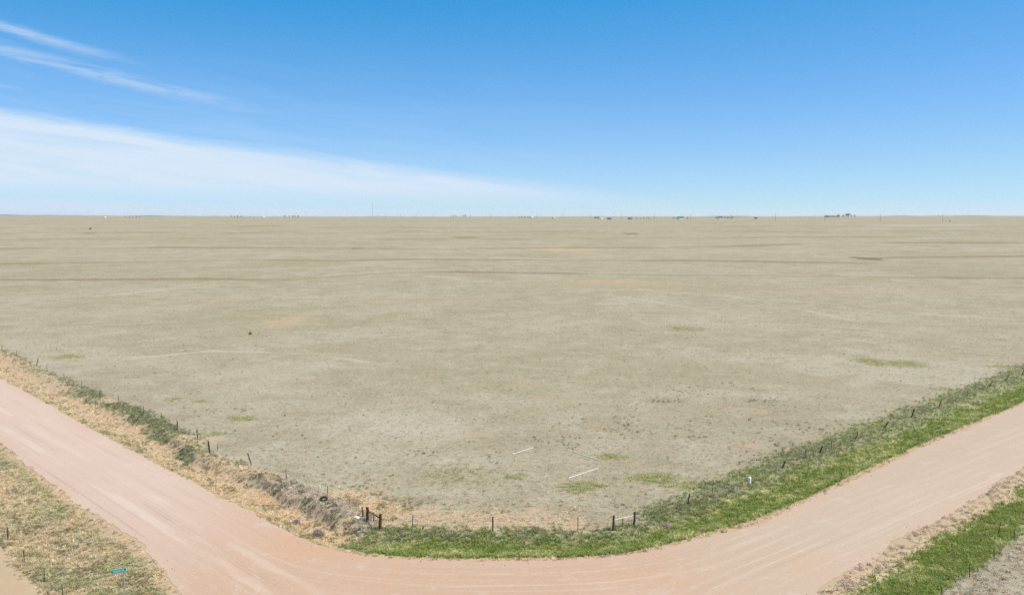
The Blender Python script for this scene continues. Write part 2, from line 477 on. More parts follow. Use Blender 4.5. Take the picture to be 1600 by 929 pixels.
def height(X, Y, z):
    h = base_h(X, Y)
    wv = np.clip(z['w'], 0, 1)
    ditch = z['inner'] * np.sin(np.pi * wv) ** 1.5 * (z['dfe'] < 0) * 0.42
    od = np.clip(z['dout'] / 9.0, 0, 1)
    ditch2 = z['outer'] * np.sin(np.pi * od) ** 1.5 * 0.35
    # spoil bank beside the left fence
    bank_ = z['inner'] * sstep(545, 480, z['st']) * np.exp(-((z['w'] - .8) / .12) ** 2) * .25
    lip = z['w'] + (fnoise(X, Y, 4.0, 71) - .5) * .3
    bank_ = bank_ + z['inner'] * sstep(120, 260, z['st']) * sstep(600, 540, z['st']) * sstep(.62, .74, lip) * sstep(1.25, 1.0, z['w']) * .5 * sstep(.25, .5, fnoise(X, Y, 9.0, 73))
    h = h - ditch - ditch2 + bank_ + (fnoise(X, Y, 3.0, 50) - .5) * .10 * (~z['road']) * sstep(.0, 1.5, np.minimum(np.abs(z['din']), z['dout']))
    h = h + .75 * z['terr'] * sstep(200, 330, np.hypot(X, Y))
    return h - 0.22 * z['road'] * sstep(1.5, 2.6, np.minimum(np.abs(z['din']), z['dout']))


# ------------------------------------------------------------------ materials
def new_mat(name):
    m = bpy.data.materials.new(name)
    m.use_nodes = True
    return m, NT(m.node_tree)


def finish(T, color, rough=0.95, bump=None, bstr=0.3, bdist=0.05, spec=0.15, metal=0.0):
    b = T.n('ShaderNodeBsdfPrincipled')
    T.put(b.inputs['Base Color'], color if isinstance(color, bpy.types.NodeSocket) else (*color, 1))
    T.put(b.inputs['Roughness'], rough)
    b.inputs['Specular IOR Level'].default_value = spec
    b.inputs['Metallic'].default_value = metal
    if bump is not None:
        bn = T.n('ShaderNodeBump')
        bn.inputs['Strength'].default_value = bstr
        bn.inputs['Distance'].default_value = bdist
        T.put(bn.inputs['Height'], bump)
        T.put(b.inputs['Normal'], bn.outputs[0])
    o = T.n('ShaderNodeOutputMaterial')
    T.put(o.inputs[0], b.outputs[0])


def simple_mat(name, c1, c2, scale=6, rough=.85, spec=.2, metal=0.0, bump=True):
    m, T = new_mat(name)
    g = T.n('ShaderNodeTexCoord').outputs['Object']
    f = T.noise(g, scale, 5, .6)
    finish(T, T.mix(T.remap(f, .3, .7), c1, c2), rough, f if bump else None, .25, .02, spec, metal)
    return m


def ground_mat():
    m, T = new_mat('prairie_ground')
    pos = T.n('ShaderNodeNewGeometry').outputs['Position']
    nA = T.noise(T.vmul(pos, (.8, 1, 0)), .009, 6, .6, .6)
    nA2 = T.noise(T.vmul(pos, (.9, 1, 0)), .022, 7, .65, .8)
    nG = T.noise(pos, .030, 7, .68, 1.0)
    nF = T.noise(pos, .16, 6, .68, .5)
    nB = T.noise(pos, .055, 7, .66, .6)
    nC = T.noise(pos, .34, 6, .70)
    nD = T.noise(pos, 1.3, 6, .75)
    nE = T.noise(pos, 5.5, 4, .7)
    f = T.math('ADD', T.math('MULTIPLY', nC, .5), T.math('MULTIPLY', nD, .5))
    c = T.mix(T.remap(nB, .32, .68), (.296, .252, .166), (.346, .302, .208))
    c = T.mix(T.math('MULTIPLY', T.remap(nA, .47, .62), .62), c, (.262, .233, .130))
    c = T.mix(T.math('MULTIPLY', T.remap(nA2, .50, .62), .80), c, (.362, .322, .230))
    c = T.mix(T.math('MULTIPLY', T.remap(nG, .52, .64), .55), c, (.268, .222, .146))
    c = T.mix(T.math('MULTIPLY', T.remap(nC, .48, .70), .55), c, (.322, .252, .170))
    c = T.mix(T.math('MULTIPLY', T.remap(nC, .50, .30), .55), c, (.298, .290, .208))
    c = T.mix(T.math('MULTIPLY', T.remap(nF, .52, .64), .6), c, (.255, .216, .138))
    c = T.mix(T.math('MULTIPLY', T.remap(nF, .48, .36), .55), c, (.376, .336, .246))
    c = T.mix(T.math('MULTIPLY', T.remap(nD, .54, .66), .62), c, (.212, .182, .118))
    c = T.mix(T.math('MULTIPLY', T.remap(nD, .46, .34), .58), c, (.440, .392, .285))
    c = T.mix(T.math('MULTIPLY', T.remap(nE, .60, .74), .4), c, (.20, .175, .118))
    c = T.mix(T.math('MULTIPLY', T.remap(nE, .40, .27), .4), c, (.45, .405, .305))

    def lay(c, name, colA, colB, amt=1.0, k=.55, lo=.34, hi=.62):
        a = T.attr(name)
        v = T.math('MULTIPLY_ADD', T.math('SUBTRACT', f, .5), k * 2, a)
        v = T.math('MULTIPLY', T.remap(v, lo, hi), T.remap(a, .02, .12))
        return T.mix(T.math('MULTIPLY', v, amt), c, T.mix(T.remap(nE, .35, .65), colA, colB))
    c = lay(c, 'pale', (.392, .360, .275), (.43, .39, .295), .7, .9, .25, .85)
    c = lay(c, 'trail', (.43, .385, .29), (.40, .36, .26), .7, .6, .2, .8)
    c = lay(c, 'tan', (.485, .365, .230), (.44, .345, .22), .85)
    c = T.mix(T.math('MULTIPLY', T.math('MULTIPLY', T.attr('soil'), T.remap(f, .40, .58, .35, 1.0)), .55), c, (.345, .250, .155))
    c = lay(c, 'soil', (.485, .325, .195), (.43, .310, .20), .62, 1.5, .25, .95)
    tf = T.math('MULTIPLY', T.remap(T.attr('terr'), .05, .60), T.remap(f, .30, .60, .55, 1.0))
    c = T.mix(T.math('MULTIPLY', tf, .85), c, (.200, .152, .085))
    c = lay(c, 'olive', (.215, .200, .082), (.27, .245, .115), .72, .8)
    c = lay(c, 'fringe', (.33, .290, .14), (.38, .30, .17), .7)
    c = lay(c, 'grey', (.310, .270, .215), (.36, .31, .245), .7, .8)
    c = lay(c, 'dgreen', (.205, .215, .105), (.26, .25, .135), .75)
    c = lay(c, 'vivid', (.130, .160, .040), (.19, .205, .060), .85)
    c = lay(c, 'brush', (.125, .125, .055), (.165, .155, .075), .85, .6)
    c = lay(c, 'darkw', (.23, .20, .125), (.25, .215, .135), .4)
    hgt = T.math('ADD', T.math('MULTIPLY', nD, .6), T.math('MULTIPLY', nE, .4))
    finish(T, c, .97, hgt, .55, .12, .05)
    return m


ROAD_L, ROAD_R, ROAD_C = (.492, .365, .288), (.420, .325, .235), (.440, .272, .168)


def road_axis(p, q, o_):
    p, q, o_ = P(*p), P(*q), P(*o_)
    d = (q - p) / np.linalg.norm(q - p)
    n = np.array([d[1], -d[0]])
    w = float(np.dot(o_ - p, n))
    if w < 0:
        n, w = -n, -w
    return p, d, n, w


AX_L = road_axis((60, 622), (400, 803), (87, 760))
AX_R = road_axis((1200, 811), (1500, 673), (1417, 838))


def road_mat():
    m, T = new_mat('graded_gravel')
    pos = T.n('ShaderNodeNewGeometry').outputs['Position']
    s = T.n('ShaderNodeSeparateXYZ'); T.put(s.inputs[0], pos)
    px_ = s.outputs[0]

    def dot(o_, d, k=1.0):
        nd = T.n('ShaderNodeVectorMath', operation='DOT_PRODUCT')
        sb = T.n('ShaderNodeVectorMath', operation='SUBTRACT')
        T.put(sb.inputs[0], pos); sb.inputs[1].default_value = (*map(float, o_), 0)
        T.put(nd.inputs[0], sb.outputs[0]); nd.inputs[1].default_value = (*[float(q) * k for q in d], 0)
        return nd.outputs['Value']
    edge = T.attr('edge')
    n1 = T.noise(pos, .10, 4, .6)
    n2 = T.noise(pos, .9, 5, .65)
    n3 = T.noise(pos, 5.0, 5, .8)
    n4 = T.noise(pos, .35, 6, .7, .5)
    legs = {}
    for nm, (o_, d, n, w) in (('L', AX_L), ('R', AX_R)):
        u = dot(o_, d)
        v = dot(o_, n, 1.0 / w)
        v = T.math('MULTIPLY_ADD', u, {'L': .0016, 'R': -.0074}[nm], v)
        wig = T.math('MULTIPLY_ADD', u, 1.0, {'L': 0.0, 'R': 300.0}[nm])
        cb = T.n('ShaderNodeCombineXYZ'); T.put(cb.inputs[0], wig); T.put(cb.inputs[1], v)
        uv = cb.outputs[0]
        wv = T.math('MULTIPLY_ADD', T.math('SUBTRACT', T.noise(T.vmul(uv, (.03, 0, 0)), 1.0, 2, .5), .5), .05, v)
        legs[nm] = (u, wv, uv)
    isL = T.remap(px_, -4, -26)
    isR = T.remap(px_, 2, 26)
    red = T.remap(px_, -6, -34)
    c = T.mix(red, ROAD_R, ROAD_L)
    turn = T.math('MULTIPLY', T.remap(px_, -36, -16), T.remap(px_, 26, 4))
    c = T.mix(T.math('MULTIPLY', turn, .7), c, ROAD_C)
    # washed reddish shoulders
    ed = T.math('MULTIPLY', T.remap(edge, 2.2, .1), T.remap(n1, .3, .6))
    c = T.mix(T.math('MULTIPLY', ed, .55), c, (.455, .318, .225))
    c = T.mix(T.math('MULTIPLY', T.remap(n1, .48, .72), .35), c, (.47, .335, .255))
    for nm, mask in (('L', isL), ('R', isR)):
        u, wv, uv = legs[nm]
        lng = T.noise(T.vmul(uv, (.03, 16, 0)), 1.0, 5, .6)
        c = T.mix(T.math('MULTIPLY', T.math('MULTIPLY', T.remap(lng, .52, .72), mask), .26), c, (.56, .465, .39))
        c = T.mix(T.math('MULTIPLY', T.math('MULTIPLY', T.remap(lng, .47, .28), mask), .24), c, (.43, .315, .25))
    cb = T.n('ShaderNodeCombineXYZ')      # along the bend, between the legs
    T.put(cb.inputs[0], T.math('MULTIPLY', px_, .03)); T.put(cb.inputs[1], T.math('MULTIPLY', edge, 1.7))
    lng = T.noise(cb.outputs[0], 1.0, 5, .6)
    c = T.mix(T.math('MULTIPLY', T.math('MULTIPLY', T.remap(lng, .5, .7), turn), .35), c, (.54, .42, .335))
    c = T.mix(T.math('MULTIPLY', T.math('MULTIPLY', T.remap(lng, .48, .3), turn), .35), c, (.42, .295, .215))
    c = T.mix(T.math('MULTIPLY', T.remap(n2, .40, .75), .22), c, (.43, .335, .265))
    c = T.mix(T.math('MULTIPLY', T.remap(n4, .54, .70), .40), c, (.455, .318, .235))
    c = T.mix(T.math('MULTIPLY', T.remap(n4, .46, .32), .30), c, (.53, .432, .350))
    for bx_px, by_px, rad, amt in ((482, 856, 6.5, .8), (455, 838, 3.5, .6), (340, 905, 5.0, .45), (1250, 880, 5.0, .3), (600, 905, 6.0, .4), (1010, 905, 7.0, .35)):
        q_ = P(bx_px, by_px)
        dn = T.n('ShaderNodeVectorMath', operation='DISTANCE')
        T.put(dn.inputs[0], pos); dn.inputs[1].default_value = (float(q_[0]), float(q_[1]), .1)
        g_ = T.math('MULTIPLY', T.remap(dn.outputs['Value'], rad, 0.0), T.remap(n4, .36, .58))
        c = T.mix(T.math('MULTIPLY', g_, amt), c, (.46, .285, .172))
    c = T.mix(T.math('MULTIPLY', T.remap(n3, .54, .70), .48), c, (.60, .50, .42))
    c = T.mix(T.math('MULTIPLY', T.remap(n3, .46, .30), .48), c, (.35, .262, .205))

    def track(nm, v0, wd, col, amt, mask, br=(.42, .60)):
        nonlocal c
        u, wv, uv = legs[nm]
        d = T.math('ABSOLUTE', T.math('SUBTRACT', wv, v0))
        f = T.math('MULTIPLY', T.remap(d, wd, wd * .25), T.remap(T.noise(T.vmul(uv, (.06, 5, 0)), 1.0, 3, .6), *br))
        c = T.mix(T.math('MULTIPLY', T.math('MULTIPLY', f, mask), amt), c, col)
    dk, lt = (.34, .262, .205), (.60, .505, .41)
    wed = T.math('MULTIPLY_ADD', T.math('SUBTRACT', T.noise(T.vmul(pos, (.05, .02, 0)), 1.0, 2, .5), .5), 2.4, edge)
    for e0, wd, colr, amt in ((1.6, .16, dk, .45), (2.5, .22, lt, .5), (3.3, .12, dk, .4), (4.6, .2, lt, .45), (5.3, .10, dk, .35), (6.8, .25, lt, .35)):
        g_ = T.math('MULTIPLY', T.remap(T.math('ABSOLUTE', T.math('SUBTRACT', wed, e0)), wd, wd * .2), T.remap(n4, .40, .58))
        c = T.mix(T.math('MULTIPLY', T.math('MULTIPLY', g_, T.math('MULTIPLY', turn, T.remap(px_, -17, -8))), amt * .42), c, colr)
    far_l = T.remap(px_, -8, -18)
    for v0, wd, amt in ((.985, .016, .55), (.70, .016, .55), (.735, .009, .4), (.67, .009, .4), (.86, .012, .3), (.30, .05, .2), (.46, .03, .2)):
        track('L', v0, wd, dk, amt, far_l)
    track('L', .80, .06, lt, .30, far_l)
    track('L', .57, .06, lt, .25, far_l)
    far_r = T.remap(px_, 4, 16)
    for v0, wd, amt in ((.50, .016, .20), (.60, .014, .26), (.74, .012, .26), (.79, .010, .18), (.36, .03, .14), (.22, .05, .14)):
        track('R', v0, wd, lt, amt, far_r)
    for v0, wd, amt in ((.655, .014, .45), (.55, .010, .25), (.83, .03, .2)):
        track('R', v0, wd, dk, amt, far_r, (.46, .62))
    hgt = T.math('ADD', T.math('MULTIPLY', n2, .5), T.math('MULTIPLY', n3, .5))
    finish(T, c, .95, hgt, .25, .05, .06)
    return m


def veg_mat(name, sat=1.0):
    m, T = new_mat(name)
    tint = T.attr('tint', 'INSTANCER', 'Color')
    g = T.n('ShaderNodeTexCoord').outputs['Object']
    f = T.noise(g, 3.0, 2, .5)
    c = T.mix(T.remap(f, .3, .7), tint, T.mix(1.0, tint, (1.18, 1.12, 1.05), 'MULTIPLY'))
    d = T.n('ShaderNodeBsdfDiffuse'); T.put(d.inputs[0], c)
    tr = T.n('ShaderNodeBsdfTranslucent'); T.put(tr.inputs[0], c)
    mx = T.n('ShaderNodeMixShader'); mx.inputs[0].default_value = .45
    T.put(mx.inputs[1], d.outputs[0]); T.put(mx.inputs[2], tr.outputs[0])
    o = T.n('ShaderNodeOutputMaterial'); T.put(o.inputs[0], mx.outputs[0])
    return m


# ------------------------------------------------------------------ helpers for objects
def tag(o, label=None, cat=None, group=None, kind=None):
    if label: o['label'] = label
    if cat: o['category'] = cat
    if group: o['group'] = group
    if kind: o['kind'] = kind
    return o


def mesh_obj(name, verts, faces, mat, parent=None, smooth=False):
    me = bpy.data.meshes.new(name)
    me.from_pydata([tuple(map(float, v)) for v in verts], [], faces)
    me.update()
    if smooth:
        for p in me.polygons:
            p.use_smooth = True
    me.materials.append(mat)
    o = bpy.data.objects.new(name, me)
    COL.objects.link(o)
    if parent:
        o.parent = parent
    return o


def empty(name, loc, rz=0.0):
    o = bpy.data.objects.new(name, None)
    o.location = loc
    o.rotation_euler = (0, 0, rz)
    o.empty_display_size = .3
    COL.objects.link(o)
    return o


def box(x0, x1, y0, y1, z0, z1):
    v = [(x0, y0, z0), (x1, y0, z0), (x1, y1, z0), (x0, y1, z0), (x0, y0, z1), (x1, y0, z1), (x1, y1, z1), (x0, y1, z1)]
    f = [(0, 3, 2, 1), (4, 5, 6, 7), (0, 1, 5, 4), (1, 2, 6, 5), (2, 3, 7, 6), (3, 0, 4, 7)]
    return v, f


def join(*vf):
    V, Fc = [], []
    for v, f in vf:
        b = len(V)
        V += list(v)
        Fc += [tuple(i + b for i in q) for q in f]
    return V, Fc


def tube(path, radii, n=6, caps=True):
    path = [Vector(p) for p in path]
    V, Fc = [], []
    for i, p in enumerate(path):
        t = (path[min(i + 1, len(path) - 1)] - path[max(i - 1, 0)]).normalized()
        a = (Vector((0, 0, 1)) if abs(t.z) < .9 else Vector((1, 0, 0)))
        a = (a - t * a.dot(t)).normalized()
        b = t.cross(a)
        r = radii[i] if hasattr(radii, '__len__') else radii
        for k in range(n):
            q = 2 * math.pi * k / n
            V.append(p + (a * math.cos(q) + b * math.sin(q)) * r)
    for i in range(len(path) - 1):
        for k in range(n):
            Fc.append((i * n + k, i * n + (k + 1) % n, (i + 1) * n + (k + 1) % n, (i + 1) * n + k))
    if caps:
        Fc.append(tuple(range(n - 1, -1, -1)))
        Fc.append(tuple((len(path) - 1) * n + k for k in range(n)))
    return V, Fc


def gz(x, y):
    X = np.array([x]); Y = np.array([y])
    return float(height(X, Y, zones(X, Y))[0])


# ------------------------------------------------------------------ ground sheet
def build_ground():
    a_f = np.arange(-46, 46.001, .24)
    a_c = np.concatenate([np.arange(50, 311, 5.0)])
    ang = np.radians(np.concatenate([a_f, a_c]))
    r1 = np.geomspace(3, 40, 16)[:-1]
    r2 = np.geomspace(40, 260, 380)[:-1]
    r3 = np.geomspace(260, 1200, 150)[:-1]
    r4 = np.geomspace(1200, 45000, 130)
    rr = np.concatenate([r1, r2, r3, r4])
    A, Rg = np.meshgrid(ang, rr)
    X = np.concatenate([[0.0], (Rg * np.sin(A)).ravel()])
    Y = np.concatenate([[0.0], (Rg * np.cos(A)).ravel()])
    z = zones(X, Y)
    Z = height(X, Y, z)
    na, nr = len(ang), len(rr)
    idx = 1 + np.arange(nr * na).reshape(nr, na)
    a = idx[:-1, :]; b = np.roll(a, -1, 1); d = idx[1:, :]; c = np.roll(d, -1, 1)
    quads = np.stack([a, d, c, b], -1).reshape(-1, 4)
    fan = np.stack([np.zeros(na, int), idx[0], np.roll(idx[0], -1)], -1)
    me = bpy.data.meshes.new('prairie_ground')
    me.vertices.add(len(X))
    me.vertices.foreach_set('co', np.stack([X, Y, Z], -1).ravel())
    loops = np.concatenate([fan.ravel(), quads.ravel()])
    me.loops.add(len(loops)); me.loops.foreach_set('vertex_index', loops)
    starts = np.concatenate([np.arange(na) * 3, na * 3 + np.arange(len(quads)) * 4])
    me.polygons.add(len(starts)); me.polygons.foreach_set('loop_start', starts)
    me.polygons.foreach_set('use_smooth', np.ones(len(starts), bool))
    me.update(calc_edges=True)
    for k in ('vivid', 'dgreen', 'tan', 'fringe', 'soil', 'grey', 'olive', 'darkw', 'pale', 'terr', 'trail', 'brush'):
        at = me.attributes.new(k, 'FLOAT', 'POINT')
        at.data.foreach_set('value', z[k].astype(np.float32))
    me.materials.append(ground_mat())
    o = bpy.data.objects.new('ground', me)
    COL.objects.link(o)
    tag(o, 'dry grey-tan shortgrass prairie running flat to the horizon', 'ground', kind='structure')


build_ground()


# ------------------------------------------------------------------ road
def build_road():
    from mathutils.geometry import delaunay_2d_cdt

    def resample(line, step, seed):
        """even steps where the road is in view, with a slightly ragged edge"""
        seg = np.r_[0, np.cumsum(np.linalg.norm(np.diff(line, axis=0), axis=1))]
        out = []
        q = 0.0
        while q < seg[-1]:
            x, y = np.interp(q, seg, line[:, 0]), np.interp(q, seg, line[:, 1])
            out.append((x, y, q))
            q += step if (abs(x) < 90 and 40 < y < 175) else 6.0
        o = np.array(out)
        d = np.gradient(o[:, :2], axis=0)
        d /= np.linalg.norm(d, axis=1)[:, None] + 1e-9
        j = (fnoise(o[:, 2], o[:, 2] * 0 + seed, 4.5, 25) - .5) * 1.1 + (fnoise(o[:, 2], o[:, 2] * 0 + seed, 1.7, 5) - .5) * .8 + (fnoise(o[:, 2], o[:, 2] * 0 + seed, .55, 8) - .5) * .45
        return o[:, :2] + np.stack([-d[:, 1], d[:, 0]], -1) * j[:, None]
    loop = np.vstack([resample(INS, .3, 3), resample(OUTR[::-1], .3, 19), resample(OUTL[::-1], .3, 37)])
    keep = [0]
    for i in range(1, len(loop)):
        if np.linalg.norm(loop[i] - loop[keep[-1]]) > .08:
            keep.append(i)
    loop = loop[keep]
    n = len(loop)
    gx, gy = np.meshgrid(np.arange(-95, 96, 1.1), np.arange(30, 180, 1.1))
    gx, gy = gx.ravel() + .3 * np.sin(gy.ravel() * 9), gy.ravel()
    z = zones(gx, gy)
    k = z['road'] & (np.minimum(np.abs(z['din']), z['dout']) > .75)
    pts = np.vstack([loop, np.stack([gx[k], gy[k]], -1)])
    res = delaunay_2d_cdt([Vector(p) for p in pts], [(i, (i + 1) % n) for i in range(n)], [list(range(n))], 1, 1e-5)
    V = np.array([tuple(v) for v in res[0]])
    dI, _, _ = dline(V[:, 0], V[:, 1], INL)
    dL_, _, _ = dline(V[:, 0], V[:, 1], OUTL)
    dR_, _, _ = dline(V[:, 0], V[:, 1], OUTR)
    e = np.minimum(dI, np.minimum(dL_, dR_))
    Z = base_h(V[:, 0], V[:, 1]) + .015 + .13 * sstep(0, 4.5, e) + .03 * (fnoise(V[:, 0], V[:, 1], 3, 66) - .5) * sstep(.3, 1, e)
    me = bpy.data.meshes.new('gravel_road')
    me.from_pydata(np.stack([V[:, 0], V[:, 1], Z], -1).tolist(), [], res[2])
    at = me.attributes.new('edge', 'FLOAT', 'POINT')
    at.data.foreach_set('value', e.astype(np.float32))
    me.update()
    if sum(p.normal.z for p in list(me.polygons)[:50]) < 0:
        me.flip_normals()
    me.polygons.foreach_set('use_smooth', np.ones(len(me.polygons), bool))
    me.materials.append(road_mat())
    o = bpy.data.objects.new('gravel_road', me)
    COL.objects.link(o)
    tag(o, 'wide pinkish gravel road turning the corner of the fenced field', 'road', kind='structure')


build_road()

# ------------------------------------------------------------------ ground cover (stuff): instanced tufts
def tuft_mesh(name, n, hgt, spread, width, droop, seed):
    rd = random.Random(seed)
    V, Fc = [], []
    for _ in range(n):
        a = rd.uniform(0, 2 * math.pi); rr = spread * .5 * math.sqrt(rd.random())
        bx, by = rr * math.cos(a), rr * math.sin(a)
        a2 = a + rd.uniform(-.8, .8)
        lean = spread * rd.uniform(.15, .8)
        h = hgt * rd.uniform(.55, 1.1)
        dx, dy = math.cos(a2), math.sin(a2)
        wx, wy = -dy * width * .5, dx * width * .5
        b = len(V)
        mx, my = bx + dx * lean * .4, by + dy * lean * .4
        tx, ty = bx + dx * lean, by + dy * lean
        V += [(bx - wx, by - wy, -.02), (bx + wx, by + wy, -.02), (mx + wx * .8, my + wy * .8, h * .65), (mx - wx * .8, my - wy * .8, h * .65), (tx, ty, h * (1 - droop * rd.random()))]
        Fc += [(b, b + 1, b + 2, b + 3), (b + 3, b + 2, b + 4)]
    me = bpy.data.meshes.new(name)
    me.from_pydata(V, [], Fc)
    return me


def weed_mesh(name, n, rad, seed):
    """low leafy clump: small tilted leaves through a flattened dome"""
    rd = random.Random(seed)
    V, Fc = [], []
    for _ in range(n):
        a = rd.uniform(0, 2 * math.pi); r = rad * rd.random() ** .6
        z = rad * .75 * (1 - (r / rad) ** 2) * rd.uniform(.25, 1.0)
        c = Vector((r * math.cos(a), r * math.sin(a), z))
        s = rad * rd.uniform(.14, .3)
        u = Vector((rd.uniform(-1, 1), rd.uniform(-1, 1), rd.uniform(-.5, .7))).normalized()
        w = u.cross(Vector((rd.uniform(-1, 1), rd.uniform(-1, 1), rd.uniform(-1, 1)))).normalized()
        b = len(V)
        V += [c - u * s, c + w * s * .5, c + u * s, c - w * s * .5]
        Fc += [(b, b + 1, b + 2, b + 3)]
    me = bpy.data.meshes.new(name)
    me.from_pydata(V, [], Fc)
    return me


def stone_mesh(name, seed, flat=.6):
    rd = random.Random(seed)
    bm = bmesh.new()
    bmesh.ops.create_icosphere(bm, subdivisions=1, radius=1.0)
    for v in bm.verts:
        k = rd.uniform(.7, 1.2)
        v.co = Vector((v.co.x * k, v.co.y * k * .8, v.co.z * k * flat))
    me = bpy.data.meshes.new(name)
    bm.to_mesh(me); bm.free()
    return me


VEG = veg_mat('grass_blades')
STONE = veg_mat('field_stone')
LIB = {}


def lib(key, meshes, mat):
    c = bpy.data.collections.new('library_' + key)
    for me in meshes:
        me.materials.append(mat)
        c.objects.link(bpy.data.objects.new(me.name, me))
    LIB[key] = (c, len(meshes))


lib('tall', [tuft_mesh('grass_tuft', 18, .26, .34, .034, .4, i) for i in range(5)], VEG)
lib('short', [tuft_mesh('short_tuft', 14, .075, .30, .034, .5, 20 + i) for i in range(5)], VEG)
lib('weed', [weed_mesh('weed_clump', 34, .22, 40 + i) for i in range(5)], VEG)
lib('stone', [stone_mesh('field_stone', 60 + i) for i in range(5)], STONE)


def scatter_tree(key):
    c, n = LIB[key]
    t = bpy.data.node_groups.new('scatter_' + key, 'GeometryNodeTree')
    t.interface.new_socket('Geometry', in_out='INPUT', socket_type='NodeSocketGeometry')
    t.interface.new_socket('Geometry', in_out='OUTPUT', socket_type='NodeSocketGeometry')
    gi = t.nodes.new('NodeGroupInput'); go = t.nodes.new('NodeGroupOutput')
    ci = t.nodes.new('GeometryNodeCollectionInfo')
    ci.inputs['Collection'].default_value = c
    ci.inputs['Separate Children'].default_value = True
    ci.inputs['Reset Children'].default_value = True
    ip = t.nodes.new('GeometryNodeInstanceOnPoints')
    ip.inputs['Pick Instance'].default_value = True

    def na(nm, ty):
        nd = t.nodes.new('GeometryNodeInputNamedAttribute')
        nd.data_type = ty
        nd.inputs['Name'].default_value = nm
        return nd.outputs['Attribute']
    L = t.links.new
    L(gi.outputs[0], ip.inputs['Points'])
    L(ci.outputs[0], ip.inputs['Instance'])
    L(na('pick', 'INT'), ip.inputs['Instance Index'])
    L(na('rot', 'FLOAT_VECTOR'), ip.inputs['Rotation'])
    L(na('size', 'FLOAT_VECTOR'), ip.inputs['Scale'])
    L(ip.outputs[0], go.inputs[0])
    return t


TREES = {k: scatter_tree(k) for k in LIB}


def scatter(name, key, X, Y, Z, size, tint, label, cat, tilt=.12):
    n = len(X)
    me = bpy.data.meshes.new(name)
    me.vertices.add(n)
    me.vertices.foreach_set('co', np.stack([X, Y, Z], -1).ravel())
    rot = np.stack([rng.normal(0, tilt, n), rng.normal(0, tilt, n), rng.uniform(0, 6.283, n)], -1)
    if size.ndim == 1:
        size = np.stack([size, size, size * rng.uniform(.75, 1.25, n)], -1)
    for nm, ty, arr, f in (('pick', 'INT', rng.integers(0, LIB[key][1], n).astype(np.int32), 'value'), ('rot', 'FLOAT_VECTOR', rot, 'vector'),
                           ('size', 'FLOAT_VECTOR', size, 'vector'), ('tint', 'FLOAT_COLOR', np.concatenate([tint, np.ones((n, 1))], 1), 'color')):
        at = me.attributes.new(nm, ty, 'POINT')
        at.data.foreach_set(f, np.ascontiguousarray(arr).ravel())
    o = bpy.data.objects.new(name, me)
    COL.objects.link(o)
    md = o.modifiers.new('scatter', 'NODES')
    md.node_group = TREES[key]
    tag(o, label, cat, kind='stuff')
    return o


def candidates(n, r0, r1, power=1.0, half=36.0):
    """points spread over the ground ahead; power < 2 thins them with distance"""
    u = rng.random(n)
    r = (r0 ** (2 - power) + u * (r1 ** (2 - power) - r0 ** (2 - power))) ** (1 / (2 - power))
    a = np.radians(rng.uniform(-half, half, n))
    return r * np.sin(a), r * np.cos(a)


def tints(n, cols, var=.14):
    c = np.array(cols)[rng.integers(0, len(cols), n)]
    return c * np.exp(rng.normal(0, var, (n, 1))) * np.exp(rng.normal(0, .04, (n, 3)))


STRAW = [(0.74, 0.595, 0.41), (0.64, 0.52, 0.36), (0.77, 0.625, 0.42), (0.62, 0.475, 0.33), (0.56, 0.48, 0.32)]
FIELD = [(0.56, 0.49, 0.36), (0.51, 0.45, 0.33), (0.47, 0.43, 0.32), (0.58, 0.505, 0.38), (0.49, 0.45, 0.35)]
VIVID = [(0.3, 0.38, 0.1), (0.26, 0.34, 0.085), (0.34, 0.41, 0.12), (0.42, 0.43, 0.16), (0.23, 0.29, 0.085)]
DARKG = [(0.28, 0.325, 0.155), (0.24, 0.285, 0.125), (0.32, 0.355, 0.175), (0.42, 0.395, 0.25), (0.22, 0.255, 0.11), (0.5, 0.45, 0.3), (0.36, 0.36, 0.2)]
GREY = [(0.62, 0.53, 0.41), (0.54, 0.47, 0.37), (0.68, 0.59, 0.45), (0.44, 0.385, 0.305)]
OLIVEC = [(0.4, 0.41, 0.19), (0.36, 0.375, 0.165), (0.47, 0.46, 0.23), (0.56, 0.52, 0.32)]


